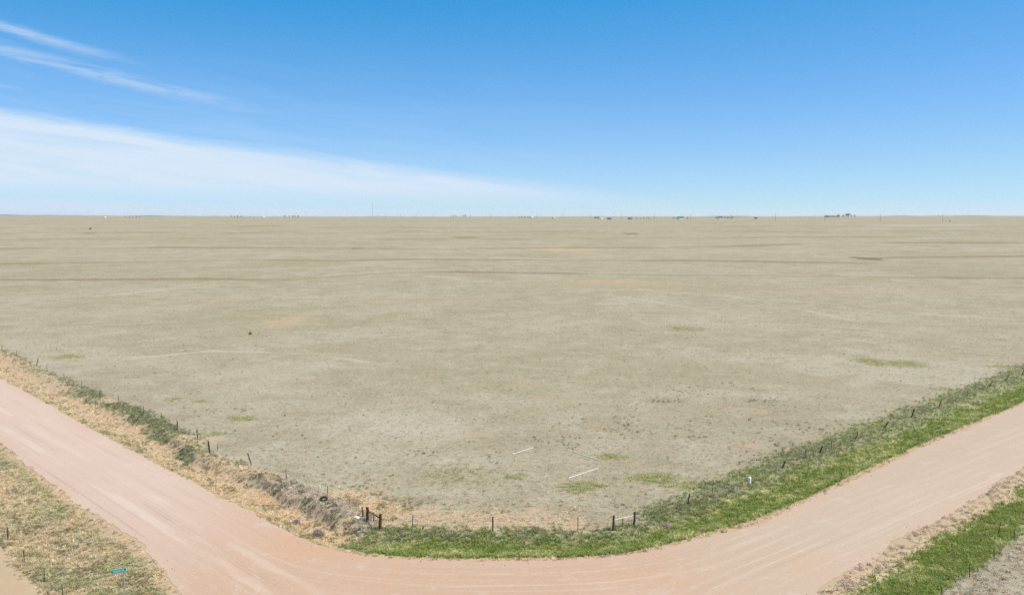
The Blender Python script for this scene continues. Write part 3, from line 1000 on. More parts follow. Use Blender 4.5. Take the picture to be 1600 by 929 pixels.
def build_cover():
    # one pool of points over the near ground, then sorted into kinds of cover
    X, Y = candidates(520000, 50, 230, 1.55)
    z = zones(X, Y)
    e_ = np.minimum(np.abs(z['din']), z['dout'])
    ok = ~z['road'] | (rng.random(len(X)) < .5 * sstep(1.1, .1, e_ + (fnoise(X, Y, 2.5, 88) - .5) * 1.6))
    u = rng.random(len(X))
    Zh = height(X, Y, z)
    r = np.hypot(X, Y)
    used = np.zeros(len(X), bool)

    def take(mask):
        m = mask & ok & ~used
        used[m] = True
        return m
    def emit(name, key, m, s0, s1, cols, label, cat, var=.14):
        n = int(m.sum())
        scatter(name, key, X[m], Y[m], Zh[m], rng.uniform(s0, s1, n), tints(n, cols, var), label, cat)
    n2 = fnoise(X, Y, 1.3, 77)
    mv = take(u < z['vivid'] * .95)
    my = mv & (fnoise(X, Y, 2.0, 91) + rng.uniform(-.2, .2, len(X)) > .64)
    emit('green_grass', 'tall', mv & ~my, .55, 1.15, VIVID, 'bright green grass growing in the roadside ditches', 'grass')
    emit('yellowed_grass', 'tall', my, .6, 1.1, [(.62, .60, .30), (.54, .54, .26), (.70, .66, .36), (.42, .44, .16)], 'yellowed grass streaks among the bright green ditch grass', 'grass')
    gully = z['inner'] * sstep(300, 350, z['st']) * sstep(600, 550, z['st']) * sstep(1.3, .3, np.abs(z['dfe'] + 1.3 + (fnoise(X, Y, 3.0, 44) - .5) * 3))
    mgl = take(((z['st'] < 330) & (z['inner']) & (u < z['dgreen'] * .22)) | (u < gully * .16))
    emit('fence_scrub', 'weed', mgl, .6, 1.4, [(.17, .19, .10), (.22, .23, .13), (.28, .28, .18)], 'dark green scrub hugging the leaning fence beside the pink road', 'scrub')
    md = take(u < z['dgreen'] * (.45 + .4 * sstep(.35, .6, fnoise(X, Y, 2.2, 55))))
    emit('grey_green_grass', 'tall', md, .4, .95, DARKG, 'grey-green grass and weeds along the field fence', 'grass')
    mg = take(u < z['grey'] * .50)
    emit('dead_weeds', 'weed', mg, .6, 1.5, GREY, 'grey dead weeds drifted along fences and shoulders', 'weeds')
    mo = take(u < z['olive'] * .85)
    emit('olive_grass', 'short', mo, .8, 1.5, OLIVEC, 'olive green grass patches dotted over the dry ground', 'grass')
    mt = take(u < np.maximum(z['tan'] * .62 * (1 - .6 * z['soil']), z['fringe'] * .6) * (1 - .92 * z['strip']))
    mr = mt & z['orr']
    emit('shoulder_weeds', 'weed', mr, .3, .8, [(.56, .50, .34), (.46, .42, .27), (.38, .36, .20), (.33, .32, .16), (.62, .54, .38)], 'grey-tan weeds on the shoulder across the beige road', 'weeds')
    mt = mt & ~mr
    ms = mt & (n2 > .56)
    emit('straw_grass', 'tall', mt & ~ms, .35, .85, [tuple(c * 1.12 for c in q) for q in STRAW], 'straw coloured dry grass on the verges', 'grass')
    emit('verge_weeds', 'weed', ms, .5, 1.1, [(.36, .32, .18), (.46, .40, .24), (.32, .29, .16), (.56, .45, .27)], 'brown-green weed clumps among the dry verge grass', 'weeds')
    mst = take(u < .45 * z['strip'])
    emit('strip_grass', 'short', mst, .5, 1.2, [(.64, .55, .41), (.58, .50, .37), (.68, .585, .43)], 'short bleached grass just inside the fence at the bend', 'grass')
    mo2 = take(z['ol'] & (u < .55) & (z['soil'] < .6))
    emit('tussock_grass', 'tall', mo2 & (n2 <= .55), .5, 1.05, [(.66, .565, .37), (.57, .505, .32), (.70, .59, .39), (.50, .455, .275)], 'olive-tan tussock grass around the street sign', 'grass')
    emit('tussock_weeds', 'weed', mo2 & (n2 > .55), .5, 1.1, [(.36, .32, .19), (.44, .385, .24), (.30, .27, .155)], 'dark low weeds among the tussock grass', 'weeds')
    mw = take((u < z['darkw'] * .16 * sstep(.45, .65, fnoise(X, Y, 3.5, 13))) | (z['field'] & (u < .0018)))
    emit('dark_weeds', 'weed', mw, .45, 1.1, [(.20, .19, .10), (.26, .23, .13), (.16, .145, .085)], 'small dark weed clumps speckling the dry field', 'weeds')
    mf = take((u < .20 * sstep(240, 110, r)) & (z['soil'] < .5) & (z['field'] | z['orr']))
    emit('field_grass', 'short', mf, .45, 1.15, [(a_ * 1.03, b_ * 1.03, c_ * 1.05) for a_, b_, c_ in FIELD], 'short grey-tan grass covering the fenced field', 'grass', .16)
    X3, Y3 = candidates(150000, 150, 620, 1.25, 33)
    z3 = zones(X3, Y3)
    k = z3['field'] & (z3['soil'] < .5) & (rng.random(len(X3)) < sstep(140, 220, np.hypot(X3, Y3)) * sstep(620, 380, np.hypot(X3, Y3)))
    n = int(k.sum())
    scatter('distant_grass', 'short', X3[k], Y3[k], height(X3, Y3, z3)[k], rng.uniform(.5, 1.25, n), tints(n, FIELD[:3] + [(.46, .40, .27), (.62, .55, .40)], .12),
            'short grey-tan grass of the middle distance', 'grass')
    # pale stones
    X2, Y2 = candidates(5200, 56, 300, 1.3)
    z2 = zones(X2, Y2)
    k = (z2['field']) & (rng.random(len(X2)) < .25 + .5 * (fnoise(X2, Y2, 18, 5) > .5))
    n = int(k.sum())
    sz = np.exp(rng.normal(math.log(.050), .45, n))
    scatter('field_stones', 'stone', X2[k], Y2[k], height(X2, Y2, z2)[k] + sz * .25, sz, tints(n, [(.62, .58, .50), (.55, .50, .42), (.66, .63, .57)], .1),
            'small pale stones strewn over the dry field', 'stones', .3)
    X2, Y2 = candidates(4200, 52, 150, 1.3)
    z2 = zones(X2, Y2)
    k = z2['outer'] | (z2['inner'] & (z2['dfe'] < 0)) | (z2['road'] & (np.minimum(np.abs(z2['din']), z2['dout']) < 1.0))
    n = int(k.sum())
    sz = np.exp(rng.normal(math.log(.035), .4, n))
    scatter('verge_stones', 'stone', X2[k], Y2[k], height(X2, Y2, z2)[k] + sz * .3 + .05 * z2['road'][k], sz, tints(n, [(.52, .42, .34), (.42, .34, .27), (.60, .54, .46)], .15),
            'gravel stones thrown onto the road edges and verges', 'stones', .3)


build_cover()

# ------------------------------------------------------------------ fences
WOOD = simple_mat('weathered_wood', (.085, .062, .045), (.16, .115, .08), 9, .9, .1)
WOODRED = simple_mat('creosoted_wood', (.070, .038, .022), (.16, .085, .045), 8, .9, .1)
STEEL = simple_mat('painted_steel', (.060, .055, .045), (.10, .075, .055), 20, .6, .3)
WIRE = simple_mat('rusty_wire', (.20, .15, .12), (.28, .24, .21), 30, .6, .3, .4)
WHITEPIPE = simple_mat('bleached_pipe', (.70, .66, .57), (.56, .51, .42), 8, .6, .3)


def t_post_vf(h):
    # T section: a flange, a stem and studs up the face
    parts = [box(-.030, .030, -.006, .006, -.3, h), box(-.007, .007, .0062, .046, -.3, h - .002)]
    z = .15
    while z < h - .05:
        parts.append(box(-.012, .012, -.016, -.0062, z, z + .03))
        z += .12
    return join(*parts)


def wood_post_vf(h, r, seed):
    rd = random.Random(seed)
    n, k = 9, 6
    V, Fc = [], []
    for i in range(k):
        t = i / (k - 1)
        ox, oy = rd.uniform(-.012, .012), rd.uniform(-.012, .012)
        for j in range(n):
            q = 2 * math.pi * j / n
            rr = r * (1.08 - .16 * t) * rd.uniform(.9, 1.1)
            V.append((ox + rr * math.cos(q), oy + rr * math.sin(q), -.35 + (h + .35) * t + (rd.uniform(-.015, .015) if i == k - 1 else 0)))
    for i in range(k - 1):
        for j in range(n):
            Fc.append((i * n + j, i * n + (j + 1) % n, (i + 1) * n + (j + 1) % n, (i + 1) * n + j))
    Fc.append(tuple((k - 1) * n + j for j in range(n)))
    return V, Fc


def px_frame(bx, by, tx, ty):
    """ground point, height and sideways lean of a post from its foot and head in the photograph"""
    p = P(bx, by)
    zc = p[1] * math.cos(PITCH) + (EYE - base_h(p[0], p[1])) * math.sin(PITCH)
    m = zc / FPX
    h = (by - ty) * m / math.cos(PITCH + (by - CY) / FPX * .9)
    lean = (tx - bx - (bx - CX) * (by - ty) / 14000.0) * m * 1.15
    return p, float(h), float(lean)


def fence(name, posts, label, wires=4, yaw=0.0, ghost0=None, ghost1=None):
    pts = []
    for b in posts:
        p, h, ln = px_frame(*b[:4])
        pts.append((p, h, ln, b[4]))
    g0 = pts[0][0]
    root = empty(name, (g0[0], g0[1], gz(*g0)))
    org = Vector(root.location)
    heads = []
    for i, (p, h, ln, kind) in enumerate(pts):
        zb = gz(p[0], p[1])
        if kind == 't':
            v, f = t_post_vf(h); mat = STEEL; nm = 'steel_post'
        else:
            rad = {'w': .062, 'W': .095, 'B': .13}[kind]
            v, f = wood_post_vf(h, rad, i * 7 + len(posts)); mat = WOODRED if kind == 'B' else WOOD; nm = 'wood_post'
        o = mesh_obj(nm, v, f, mat, root)
        o.location = Vector((p[0], p[1], zb)) - org
        dv = Vector((ln, random.Random(i).uniform(-.06, .06) * h, h)).normalized()
        o.rotation_euler = (Vector((0, 0, 1)).rotation_difference(dv)).to_matrix().to_euler()
        heads.append((Vector((p[0], p[1], zb)), dv, h))
    ends = list(heads)
    for gh, at in ((ghost0, 0), (ghost1, len(ends))):
        if gh:
            p, h, ln = px_frame(*gh)
            ends.insert(at, (Vector((p[0], p[1], gz(p[0], p[1]))), Vector((0, 0, 1)), h))
    for k in range(wires):
        fr = (.30, .52, .74, .93)[k]
        path = []
        for i, (b, dv, h) in enumerate(ends):
            q = b + dv * min(h, 1.25) * fr - org
            if path:
                mid = (path[-1] + q) / 2 - Vector((0, 0, .03))
                path.append(mid)
            path.append(q)
        v, f = tube(path, .0045, 3, False)
        mesh_obj('wire', v, f, WIRE, root)
    tag(root, label, 'fence')
    return root, pts, org


def rail(root, org, a, b, za, zb, r, mat, name='brace_rail'):
    A = Vector((a[0], a[1], gz(*a) + za)) - org
    B = Vector((b[0], b[1], gz(*b) + zb)) - org
    d = (B - A).normalized() * .10
    v, f = tube([A + d, A.lerp(B, .33), A.lerp(B, .66) + Vector((0, 0, -.01)), B - d], [r, r * 1.05, r * .97, r * .95], 8)
    return mesh_obj(name, v, f, mat, root)


left_posts = [(3, 546, 3, 538, 't'), (26, 555, 26, 546, 't'), (57, 571, 59, 559, 'w'), (74, 580, 73, 571, 't'), (100, 592, 100, 583, 't'), (127, 605, 127, 595, 't'),
              (156, 617, 156, 607, 't'), (185, 628, 185, 618, 't'), (224, 645, 224, 634, 't'), (252, 656, 252, 645, 't'), (277, 674, 277, 660, 'w'), (309, 690, 308, 676, 'w'),
              (328, 713, 326, 695, 'W'), (393, 733, 388, 714, 'w'), (448, 757, 447, 741, 't'), (512, 787, 512, 768, 't'), (567, 812, 566, 797, 'w'),
              (575, 817, 574, 795, 'B'), (584, 816, 584, 801, 't'), (594, 827, 594, 804, 'B')]
fl, pl_, og = fence('wire_fence', left_posts, 'leaning post and wire fence along the pink road, ending at the brown corner brace', ghost0=(-60, 522, -60, 515))
rail(fl, og, pl_[17][0], pl_[19][0], .95, 1.0, .05, WOODRED)
ff, pf_, og = fence('wire_fence', [(644, 826, 645, 806, 't'), (770, 830, 770, 807, 'w'), (903, 831, 903, 809, 't')],
                    'three post wire fence above the green ditch at the road bend', ghost0=(594, 827, 594, 805), ghost1=(958, 828, 958, 806))
right_posts = [(958, 828, 959, 806, 'W'), (973, 822, 973, 809, 't'), (991, 821, 992, 800, 'W'), (1075, 788, 1077, 771, 'w'), (1113, 772, 1114, 758, 't'), (1222, 731, 1227, 719, 'W'), (1258, 715, 1259, 702, 't'),
               (1281, 707, 1285, 695, 'W'), (1299, 701, 1299, 687, 't'), (1336, 687, 1340, 675, 'w'), (1382, 669, 1388, 657, 'W'), (1424, 652, 1428, 639, 'W'), (1467, 635, 1471, 623, 'w'),
               (1511, 619, 1512, 609, 't'), (1545, 605, 1551, 593, 'w'), (1571, 595, 1576, 586, 'w'), (1597, 585, 1600, 576, 'w')]
fr_, pr_, og = fence('wire_fence', right_posts, 'post and wire fence climbing along the wide green verge from the white-railed brace', ghost1=(1660, 562, 1660, 555))
rail(fr_, og, pr_[0][0], pr_[2][0], .86, .90, .042, WHITEPIPE)
fence('wire_fence', [(12, 838, 11, 820, 'w'), (38, 874, 37, 856, 't'), (69, 905, 68, 884, 't'), (98, 932, 97, 908, 't')],
      'thin wire fence between the bare track and the street sign', ghost0=(-40, 780, -40, 765), ghost1=(135, 968, 135, 945))
fence('wire_fence', [(1472, 932, 1472, 914, 't'), (1515, 896, 1515, 875, 't'), (1554, 868, 1554, 850, 't'), (1585, 839, 1585, 823, 't'), (1616, 812, 1616, 797, 't')],
      'thin steel post fence behind the green ditch across the beige road', ghost0=(1420, 975, 1420, 955), ghost1=(1660, 780, 1660, 766))
p, h, ln = px_frame(1560, 831, 1564, 810)
v, f = t_post_vf(h)
o = mesh_obj('marker_post', v, f, STEEL)
o.location = (p[0], p[1], gz(*p)); o.rotation_euler = (0, math.atan2(ln, h), .2)
tag(o, 'lone dark steel post leaning in the bright green ditch', 'post')
p, h, ln = px_frame(340, 704, 340, 694)
v, f = t_post_vf(h)
o = mesh_obj('marker_post', v, f, STEEL)
o.location = (p[0], p[1], gz(*p)); o.rotation_euler = (0, .03, .6)
tag(o, 'short thin post standing just inside the fence by orange soil', 'post')

# ------------------------------------------------------------------ street sign
def street_sign():
    galv = simple_mat('galvanised_steel', (.42, .43, .43), (.52, .53, .53), 12, .45, .4, .5)
    green = simple_mat('sign_green', (.015, .40, .34), (.02, .44, .37), 3, .45, .4, bump=False)
    white = simple_mat('sign_white', (.78, .86, .84), (.84, .90, .88), 5, .5, .3, bump=False)
    p = P(195, 935)
    zb = gz(*p)
    root = empty('street_sign', (p[0], p[1], zb), R(8))
    v, f = tube([(0, 0, -.3), (0, 0, 1.0), (0, 0, 2.12)], .030, 10)
    mesh_obj('post', v, f, galv, root)
    v, f = join(box(-.035, .035, -.02, .02, 2.1, 2.2), box(-.12, .12, -.012, .012, 2.17, 2.215))
    mesh_obj('bracket', v, f, galv, root)
    w, z0, z1 = .52, 2.20, 2.47
    # blade with rounded ends
    def slab(hw, a, b, y0, y1, rad):
        pts = []
        for cx_, cz_, q0 in ((hw - rad, b - rad, 0), (-hw + rad, b - rad, 90), (-hw + rad, a + rad, 180), (hw - rad, a + rad, 270)):
            for k in range(5):
                q = R(q0 + k * 22.5)
                pts.append((cx_ + rad * math.cos(q), cz_ + rad * math.sin(q)))
        n = len(pts)
        V = [(x, y0, z) for x, z in pts] + [(x, y1, z) for x, z in pts]
        Fc = [tuple(range(n)), tuple(range(2 * n - 1, n - 1, -1))] + [(i + n, (i + 1) % n + n, (i + 1) % n, i) for i in range(n)]
        return V, [tuple(reversed(q)) for q in Fc]
    V, Fc = slab(w, z0, z1, -.006, .006, .04)
    bl = mesh_obj('blade', V, Fc, white, root)
    V, Fc = slab(w - .018, z0 + .018, z1 - .018, -.0085, -.0062, .03)
    gf = mesh_obj('green_face', V, Fc, green, bl)
    bl.rotation_euler = (R(0), R(-8), 0)
    # worn pale lettering, no longer readable at this size: strokes only
    rd = random.Random(3)
    parts = []
    x = -.33
    while x < .12:
        hh = rd.choice((.10, .10, .14))
        parts.append(box(x, x + .020, -.0115, -.0087, z0 + .07, z0 + .07 + hh))
        parts.append(box(x + .0202, x + .050, -.0115, -.0087, z0 + .07, z0 + .09))
        parts.append(box(x + .0202, x + .050, -.0115, -.0087, z0 + .145, z0 + .165))
        x += .074
    parts.append(box(.22, .24, -.0115, -.0087, z0 + .07, z0 + .20))
    parts.append(box(.2402, .28, -.0115, -.0087, z0 + .18, z0 + .20))
    parts.append(box(.2402, .28, -.0115, -.0087, z0 + .12, z0 + .14))
    parts.append(box(.32, .335, -.0115, -.0087, z0 + .07, z0 + .20))
    parts.append(box(.295, .3198, -.0115, -.0087, z0 + .07, z0 + .13))
    V, Fc = join(*parts)
    mesh_obj('lettering', V, Fc, white, bl)
    tag(root, 'green street name sign with white lettering on a thin grey post', 'street sign')


street_sign()

# ------------------------------------------------------------------ utility pedestal, tyre, pipes, rocks
def pedestal():
    m = simple_mat('pedestal_paint', (.74, .74, .70), (.80, .80, .76), 6, .5, .3, bump=False)
    p = P(1171, 755)
    root = empty('utility_pedestal', (p[0], p[1], gz(*p)), R(38))
    v, f = box(-.13, .13, -.13, .13, -.2, .58)
    mesh_obj('base', v, f, m, root)
    # cap with chamfered top, overhanging
    a, b, c_ = .15, .15, .11
    V = [(-a, -b, .5802), (a, -b, .5802), (a, b, .5802), (-a, b, .5802), (-a, -b, .80), (a, -b, .80), (a, b, .80), (-a, b, .80),
         (-c_, -c_, .85), (c_, -c_, .85), (c_, c_, .85), (-c_, c_, .85)]
    F = [(0, 3, 2, 1), (0, 1, 5, 4), (1, 2, 6, 5), (2, 3, 7, 6), (3, 0, 4, 7), (4, 5, 9, 8), (5, 6, 10, 9), (6, 7, 11, 10), (7, 4, 8, 11), (8, 9, 10, 11)]
    mesh_obj('cap', V, F, m, root)
    root.scale = (.85, .85, .82)
    tag(root, 'small white utility pedestal at the edge of the green verge', 'pedestal')


pedestal()


def tyre():
    m = simple_mat('old_rubber', (.016, .015, .015), (.035, .032, .03), 12, .8, .2)
    p = P(506, 791)
    n, prof = 28, [(.20, .0), (.22, .09), (.30, .105), (.345, .085), (.355, .0), (.345, -.085), (.30, -.105), (.22, -.09)]
    V, Fc = [], []
    for i in range(n):
        q = 2 * math.pi * i / n
        for r_, zz in prof:
            k = 1.0 + (.012 if (i % 2 and r_ > .34) else 0)
            V.append((r_ * k * math.cos(q), r_ * k * math.sin(q), zz))
    k = len(prof)
    for i in range(n):
        for j in range(k):
            Fc.append((i * k + j, ((i + 1) % n) * k + j, ((i + 1) % n) * k + (j + 1) % k, i * k + (j + 1) % k))
    o = mesh_obj('old_tyre', V, Fc, m, None, True)
    o.location = (p[0], p[1], gz(*p) + .14)
    o.rotation_euler = (R(16), R(-6), .4)
    tag(o, 'old black tyre lying in the weeds beside a fence post', 'tyre')


tyre()


def pole(a, b, r0, r1, label, seed):
    A, B = P(*a), P(*b)
    za, zb = gz(*A) + r0 * .8, gz(*B) + r1 * .8
    rd = random.Random(seed)
    A3, B3 = Vector((A[0], A[1], za)), Vector((B[0], B[1], zb))
    path, rad = [], []
    for i in range(7):
        t = i / 6
        q = A3.lerp(B3, t)
        q.x += rd.uniform(-.03, .03); q.y += rd.uniform(-.05, .05)
        zz = max(q.z, gz(q.x, q.y) + r0 * .7)
        path.append(Vector((q.x, q.y, zz)) - A3); rad.append((r0 + (r1 - r0) * t) * rd.uniform(.94, 1.06))
    v, f = tube(path, rad, 9)
    o = mesh_obj('bleached_pole', v, f, WHITEPIPE)
    o.location = A3
    o.scale = (1, 1, .5)
    tag(o, label, 'pole', 'bleached poles lying in the field')


pole((801, 710), (833, 699.5), .085, .075, 'bleached white pole lying alone in the field, above the short green patch', 1)
pole((894, 705.5), (937, 719.5), .06, .055, 'bleached pole sloping down toward a green patch, a thin stick across it', 2)
pole((911, 703), (927, 716), .035, .03, 'thin white stick lying across a bleached pole', 3)
pole((888, 747), (934, 732), .085, .07, 'bleached white pole just above the near green grass patch', 4)


def rock(name, px, py, sx, sy, sz, mat, label, cat, seed):
    rd = random.Random(seed)
    bm = bmesh.new()
    bmesh.ops.create_icosphere(bm, subdivisions=3, radius=1.0)
    ph = [rd.uniform(0, 6) for _ in range(6)]
    for v_ in bm.verts:
        c = v_.co
        k = 1 + .16 * math.sin(3 * c.x + ph[0]) * math.sin(2.6 * c.y + ph[1]) + .10 * math.sin(6 * c.z + ph[2] + 4 * c.x) + rd.uniform(-.03, .03)
        v_.co = Vector((c.x * sx * k, c.y * sy * k, c.z * sz * k))
    me = bpy.data.meshes.new(name)
    bm.to_mesh(me); bm.free()
    me.materials.append(mat)
    o = bpy.data.objects.new(name, me)
    COL.objects.link(o)
    p = P(px, py)
    o.location = (p[0], p[1], gz(*p) + sz * .45)
    o.rotation_euler = (0, 0, rd.uniform(0, 3))
    tag(o, label, cat)


PALE_ROCK = simple_mat('pale_rock', (.60, .52, .42), (.72, .65, .55), 5, .9, .1)
rock('pale_rock', 557, 816, .33, .22, .16, PALE_ROCK, 'pale flat rock beside the brown corner posts', 'rock', 1)
rock('pale_rock', 438, 823, .15, .12, .10, PALE_ROCK, 'small white rock on the shoulder of the pink road', 'rock', 2)
rock('pale_rock', 1367, 928, .20, .16, .12, PALE_ROCK, 'white rock at the bottom of the green ditch by the beige road', 'rock', 3)
rock('pale_rock', 119, 872, .10, .08, .07, PALE_ROCK, 'small pale rock in the tussock grass near the street sign', 'rock', 4)
rock('pale_rock', 811, 854, .11, .09, .07, PALE_ROCK, 'small white rock in the green ditch at the road bend', 'rock', 5)


def shrub(name, px, py, rad, hgt, cols, label, cat, seed, twiggy=True):
    """rounded dead bush of many thin twigs and small leaves"""
    rd = random.Random(seed)
    p = P(px, py)
    root = empty(name, (p[0], p[1], gz(*p)))
    V, Fc = [], []
    for i in range(520):
        a = rd.uniform(0, 2 * math.pi); e = math.asin(rd.random() ** .7)
        r_ = rd.uniform(.35, 1.0)
        c = Vector((rad * r_ * math.cos(e) * math.cos(a), rad * r_ * math.cos(e) * math.sin(a), hgt * r_ * math.sin(e)))
        u = (c.normalized() + Vector((rd.gauss(0, .6), rd.gauss(0, .6), rd.gauss(0, .5)))).normalized()
        w = u.cross(Vector((rd.uniform(-1, 1), rd.uniform(-1, 1), rd.uniform(-1, 1)))).normalized()
        L, wd = rad * rd.uniform(.12, .3), rad * .022
        b = len(V)
        V += [c - u * L - w * wd, c - u * L + w * wd, c + u * L * .8 + w * wd, c + u * L]
        Fc.append((b, b + 1, b + 2, b + 3))
    m = simple_mat('twigs', cols[0], cols[1], 4, .95, .05, bump=False)
    mesh_obj('crown', V, Fc, m, root)
    V, Fc = [], []
    for i in range(9):
        a = i * 2.4
        t = join((V, Fc), tube([(0, 0, -.05), (rad * .3 * math.cos(a), rad * .3 * math.sin(a), hgt * .45), (rad * .65 * math.cos(a + .3), rad * .65 * math.sin(a + .3), hgt * .75)], [.02, .012, .006], 4))
        V, Fc = t
    mesh_obj('stem', V, Fc, m, root)
    tag(root, label, cat)


shrub('dead_bush', 497, 832, .62, .6, ((.34, .29, .25), (.46, .40, .34)), 'grey-purple dead bush on the road shoulder below the tyre', 'bush', 1)
shrub('dead_bush', 463, 812, .45, .42, ((.38, .32, .26), (.48, .41, .33)), 'small greyish dead bush on the dry shoulder, up the road from a larger one', 'bush', 2)
shrub('dead_bush', 1098, 826, .42, .40, ((.48, .38, .24), (.58, .46, .30)), 'round tan dead bush in the green ditch below the fence', 'bush', 3)
shrub('dead_bush', 1040, 818, .5, .42, ((.44, .37, .26), (.54, .45, .33)), 'tan dead bush where the green verge begins to widen', 'bush', 4)
shrub('dead_bush', 1114, 775, .5, .40, ((.46, .38, .25), (.56, .46, .31)), 'pale straw bush at the upper tip of the green verge', 'bush', 5)
shrub('dead_bush', 391, 522, .42, .5, ((.06, .06, .04), (.10, .09, .06)), 'single dark bush standing alone in the open field', 'bush', 6)
shrub('dead_bush', 141, 358, 1.5, 1.6, ((.07, .08, .04), (.10, .11, .06)), 'dark round bush far out in the plain', 'bush', 7)
shrub('dead_bush', 1484, 346, 1.5, 1.6, ((.06, .06, .045), (.09, .085, .06)), 'dark bush on the far plain right of the last power pole', 'bush', 8)

# ------------------------------------------------------------------ power line, mast
POLEWOOD = simple_mat('pole_wood', (.11, .085, .065), (.17, .135, .105), 2, .9, .1)
PORC = simple_mat('insulator', (.30, .30, .29), (.42, .42, .40), 4, .4, .4)
LINE = simple_mat('cable', (.10, .10, .10), (.14, .14, .14), 4, .6, .2)


def power_pole(x, y, rz, label):
    z = float(base_h(x, y))
    root = empty('power_pole', (x, y, z), rz)
    v, f = tube([(0, 0, -1), (0, 0, 5.5), (0, 0, 11.4)], [.24, .2, .15], 8)
    mesh_obj('shaft', v, f, POLEWOOD, root)
    v, f = box(-1.25, 1.25, .16, .30, 10.5, 10.7)
    ca = mesh_obj('crossarm', v, f, POLEWOOD, root)
    for xx in (-1.1, 0.35, 1.1):
        v, f = tube([(xx, .23, 10.702), (xx, .23, 10.82), (xx, .23, 10.95)], [.05, .09, .04], 6)
        mesh_obj('insulator', v, f, PORC, ca)
    tag(root, label, 'power pole', 'power poles crossing the far plain')
    return Vector((x, y, z + 10.95))


a0, c0, bx_, dx_ = 655.0, 1300.0, -59.3, 82.7
heads = []
ordn = ['first', 'second', 'third', 'fourth', 'fifth', 'sixth', 'seventh', 'eighth', 'ninth', 'tenth', 'eleventh', 'twelfth', 'thirteenth', 'fourteenth', 'fifteenth', 'sixteenth',
        'seventeenth', 'eighteenth', 'nineteenth', 'twentieth']
for i in range(-2, 19):
    x, y = a0 + bx_ * i, c0 + dx_ * i
    if i < 0:
        heads.append(Vector((x, y, float(base_h(x, y)) + 10.95)))
        continue
    heads.append(power_pole(x, y, math.atan2(-bx_, dx_) , 'wooden power pole with crossarm, %s from the right along the far plain' % ordn[i]))
root = empty('power_line', heads[0])
for off in (-1.1, .35, 1.1):
    d = Vector((dx_, -bx_, 0)).normalized()
    path = []
    for i, hd in enumerate(heads):
        q = hd + d * off - heads[0]
        if path:
            path.append((path[-1] + q) / 2 - Vector((0, 0, 1.4)))
        path.append(q)
    v, f = tube(path, .012, 3, False)
    mesh_obj('cable', v, f, LINE, root)
tag(root, 'thin cables strung along the distant power poles', 'power line')


def mast():
    x, y = (583 - CX) / FPX * 5200, 5200.0
    z = float(base_h(x, y))
    m = simple_mat('mast_steel', (.32, .26, .25), (.40, .38, .38), .1, .6, .3, bump=False)
    root = empty('radio_mast', (x, y, z))
    legs = [(.9 * math.cos(q), .9 * math.sin(q)) for q in (.3, 2.4, 4.5)]
    Ht = 86
    for lx, ly in legs:
        v, f = tube([(lx, ly, -1), (lx, ly, Ht)], .20, 5)
        mesh_obj('mast_leg', v, f, m, root)
    parts = []
    zz = 0
    k = 0
    while zz < Ht - 4:
        for i in range(3):
            a, b = legs[i], legs[(i + 1) % 3]
            parts.append(tube([(a[0], a[1], zz), (b[0], b[1], zz + 3)], .07, 3, False))
        zz += 3
    v, f = join(*parts)
    mesh_obj('lattice', v, f, m, root)
    for q in (.3, 2.4, 4.5):
        for hh in (40, 80):
            v, f = tube([(0, 0, hh), (50 * math.cos(q), 50 * math.sin(q), 0)], .02, 3, False)
            mesh_obj('guy_wire', v, f, LINE, root)
    tag(root, 'tall thin radio mast standing up from the horizon', 'radio mast')


mast()

# ------------------------------------------------------------------ far farmsteads
ROOFD = simple_mat('dark_roof', (.045, .045, .05), (.075, .072, .075), 1.2, .8, .2, bump=False)
ROOFR = simple_mat('rust_roof', (.19, .125, .115), (.24, .165, .15), 1.2, .8, .2, bump=False)
WALLW = simple_mat('white_siding', (.74, .74, .72), (.80, .80, .78), 1.0, .7, .2, bump=False)
WALLT = simple_mat('tan_siding', (.34, .27, .21), (.40, .32, .26), 1.0, .8, .2, bump=False)
WALLG = simple_mat('grey_siding', (.24, .24, .25), (.30, .30, .31), 1.0, .8, .2, bump=False)
DARKOPEN = simple_mat('dark_opening', (.02, .022, .026), (.035, .037, .04), 2, .3, .5, bump=False)
ROOFW = simple_mat('white_roof', (.70, .71, .72), (.78, .79, .80), 1.2, .5, .3, bump=False)


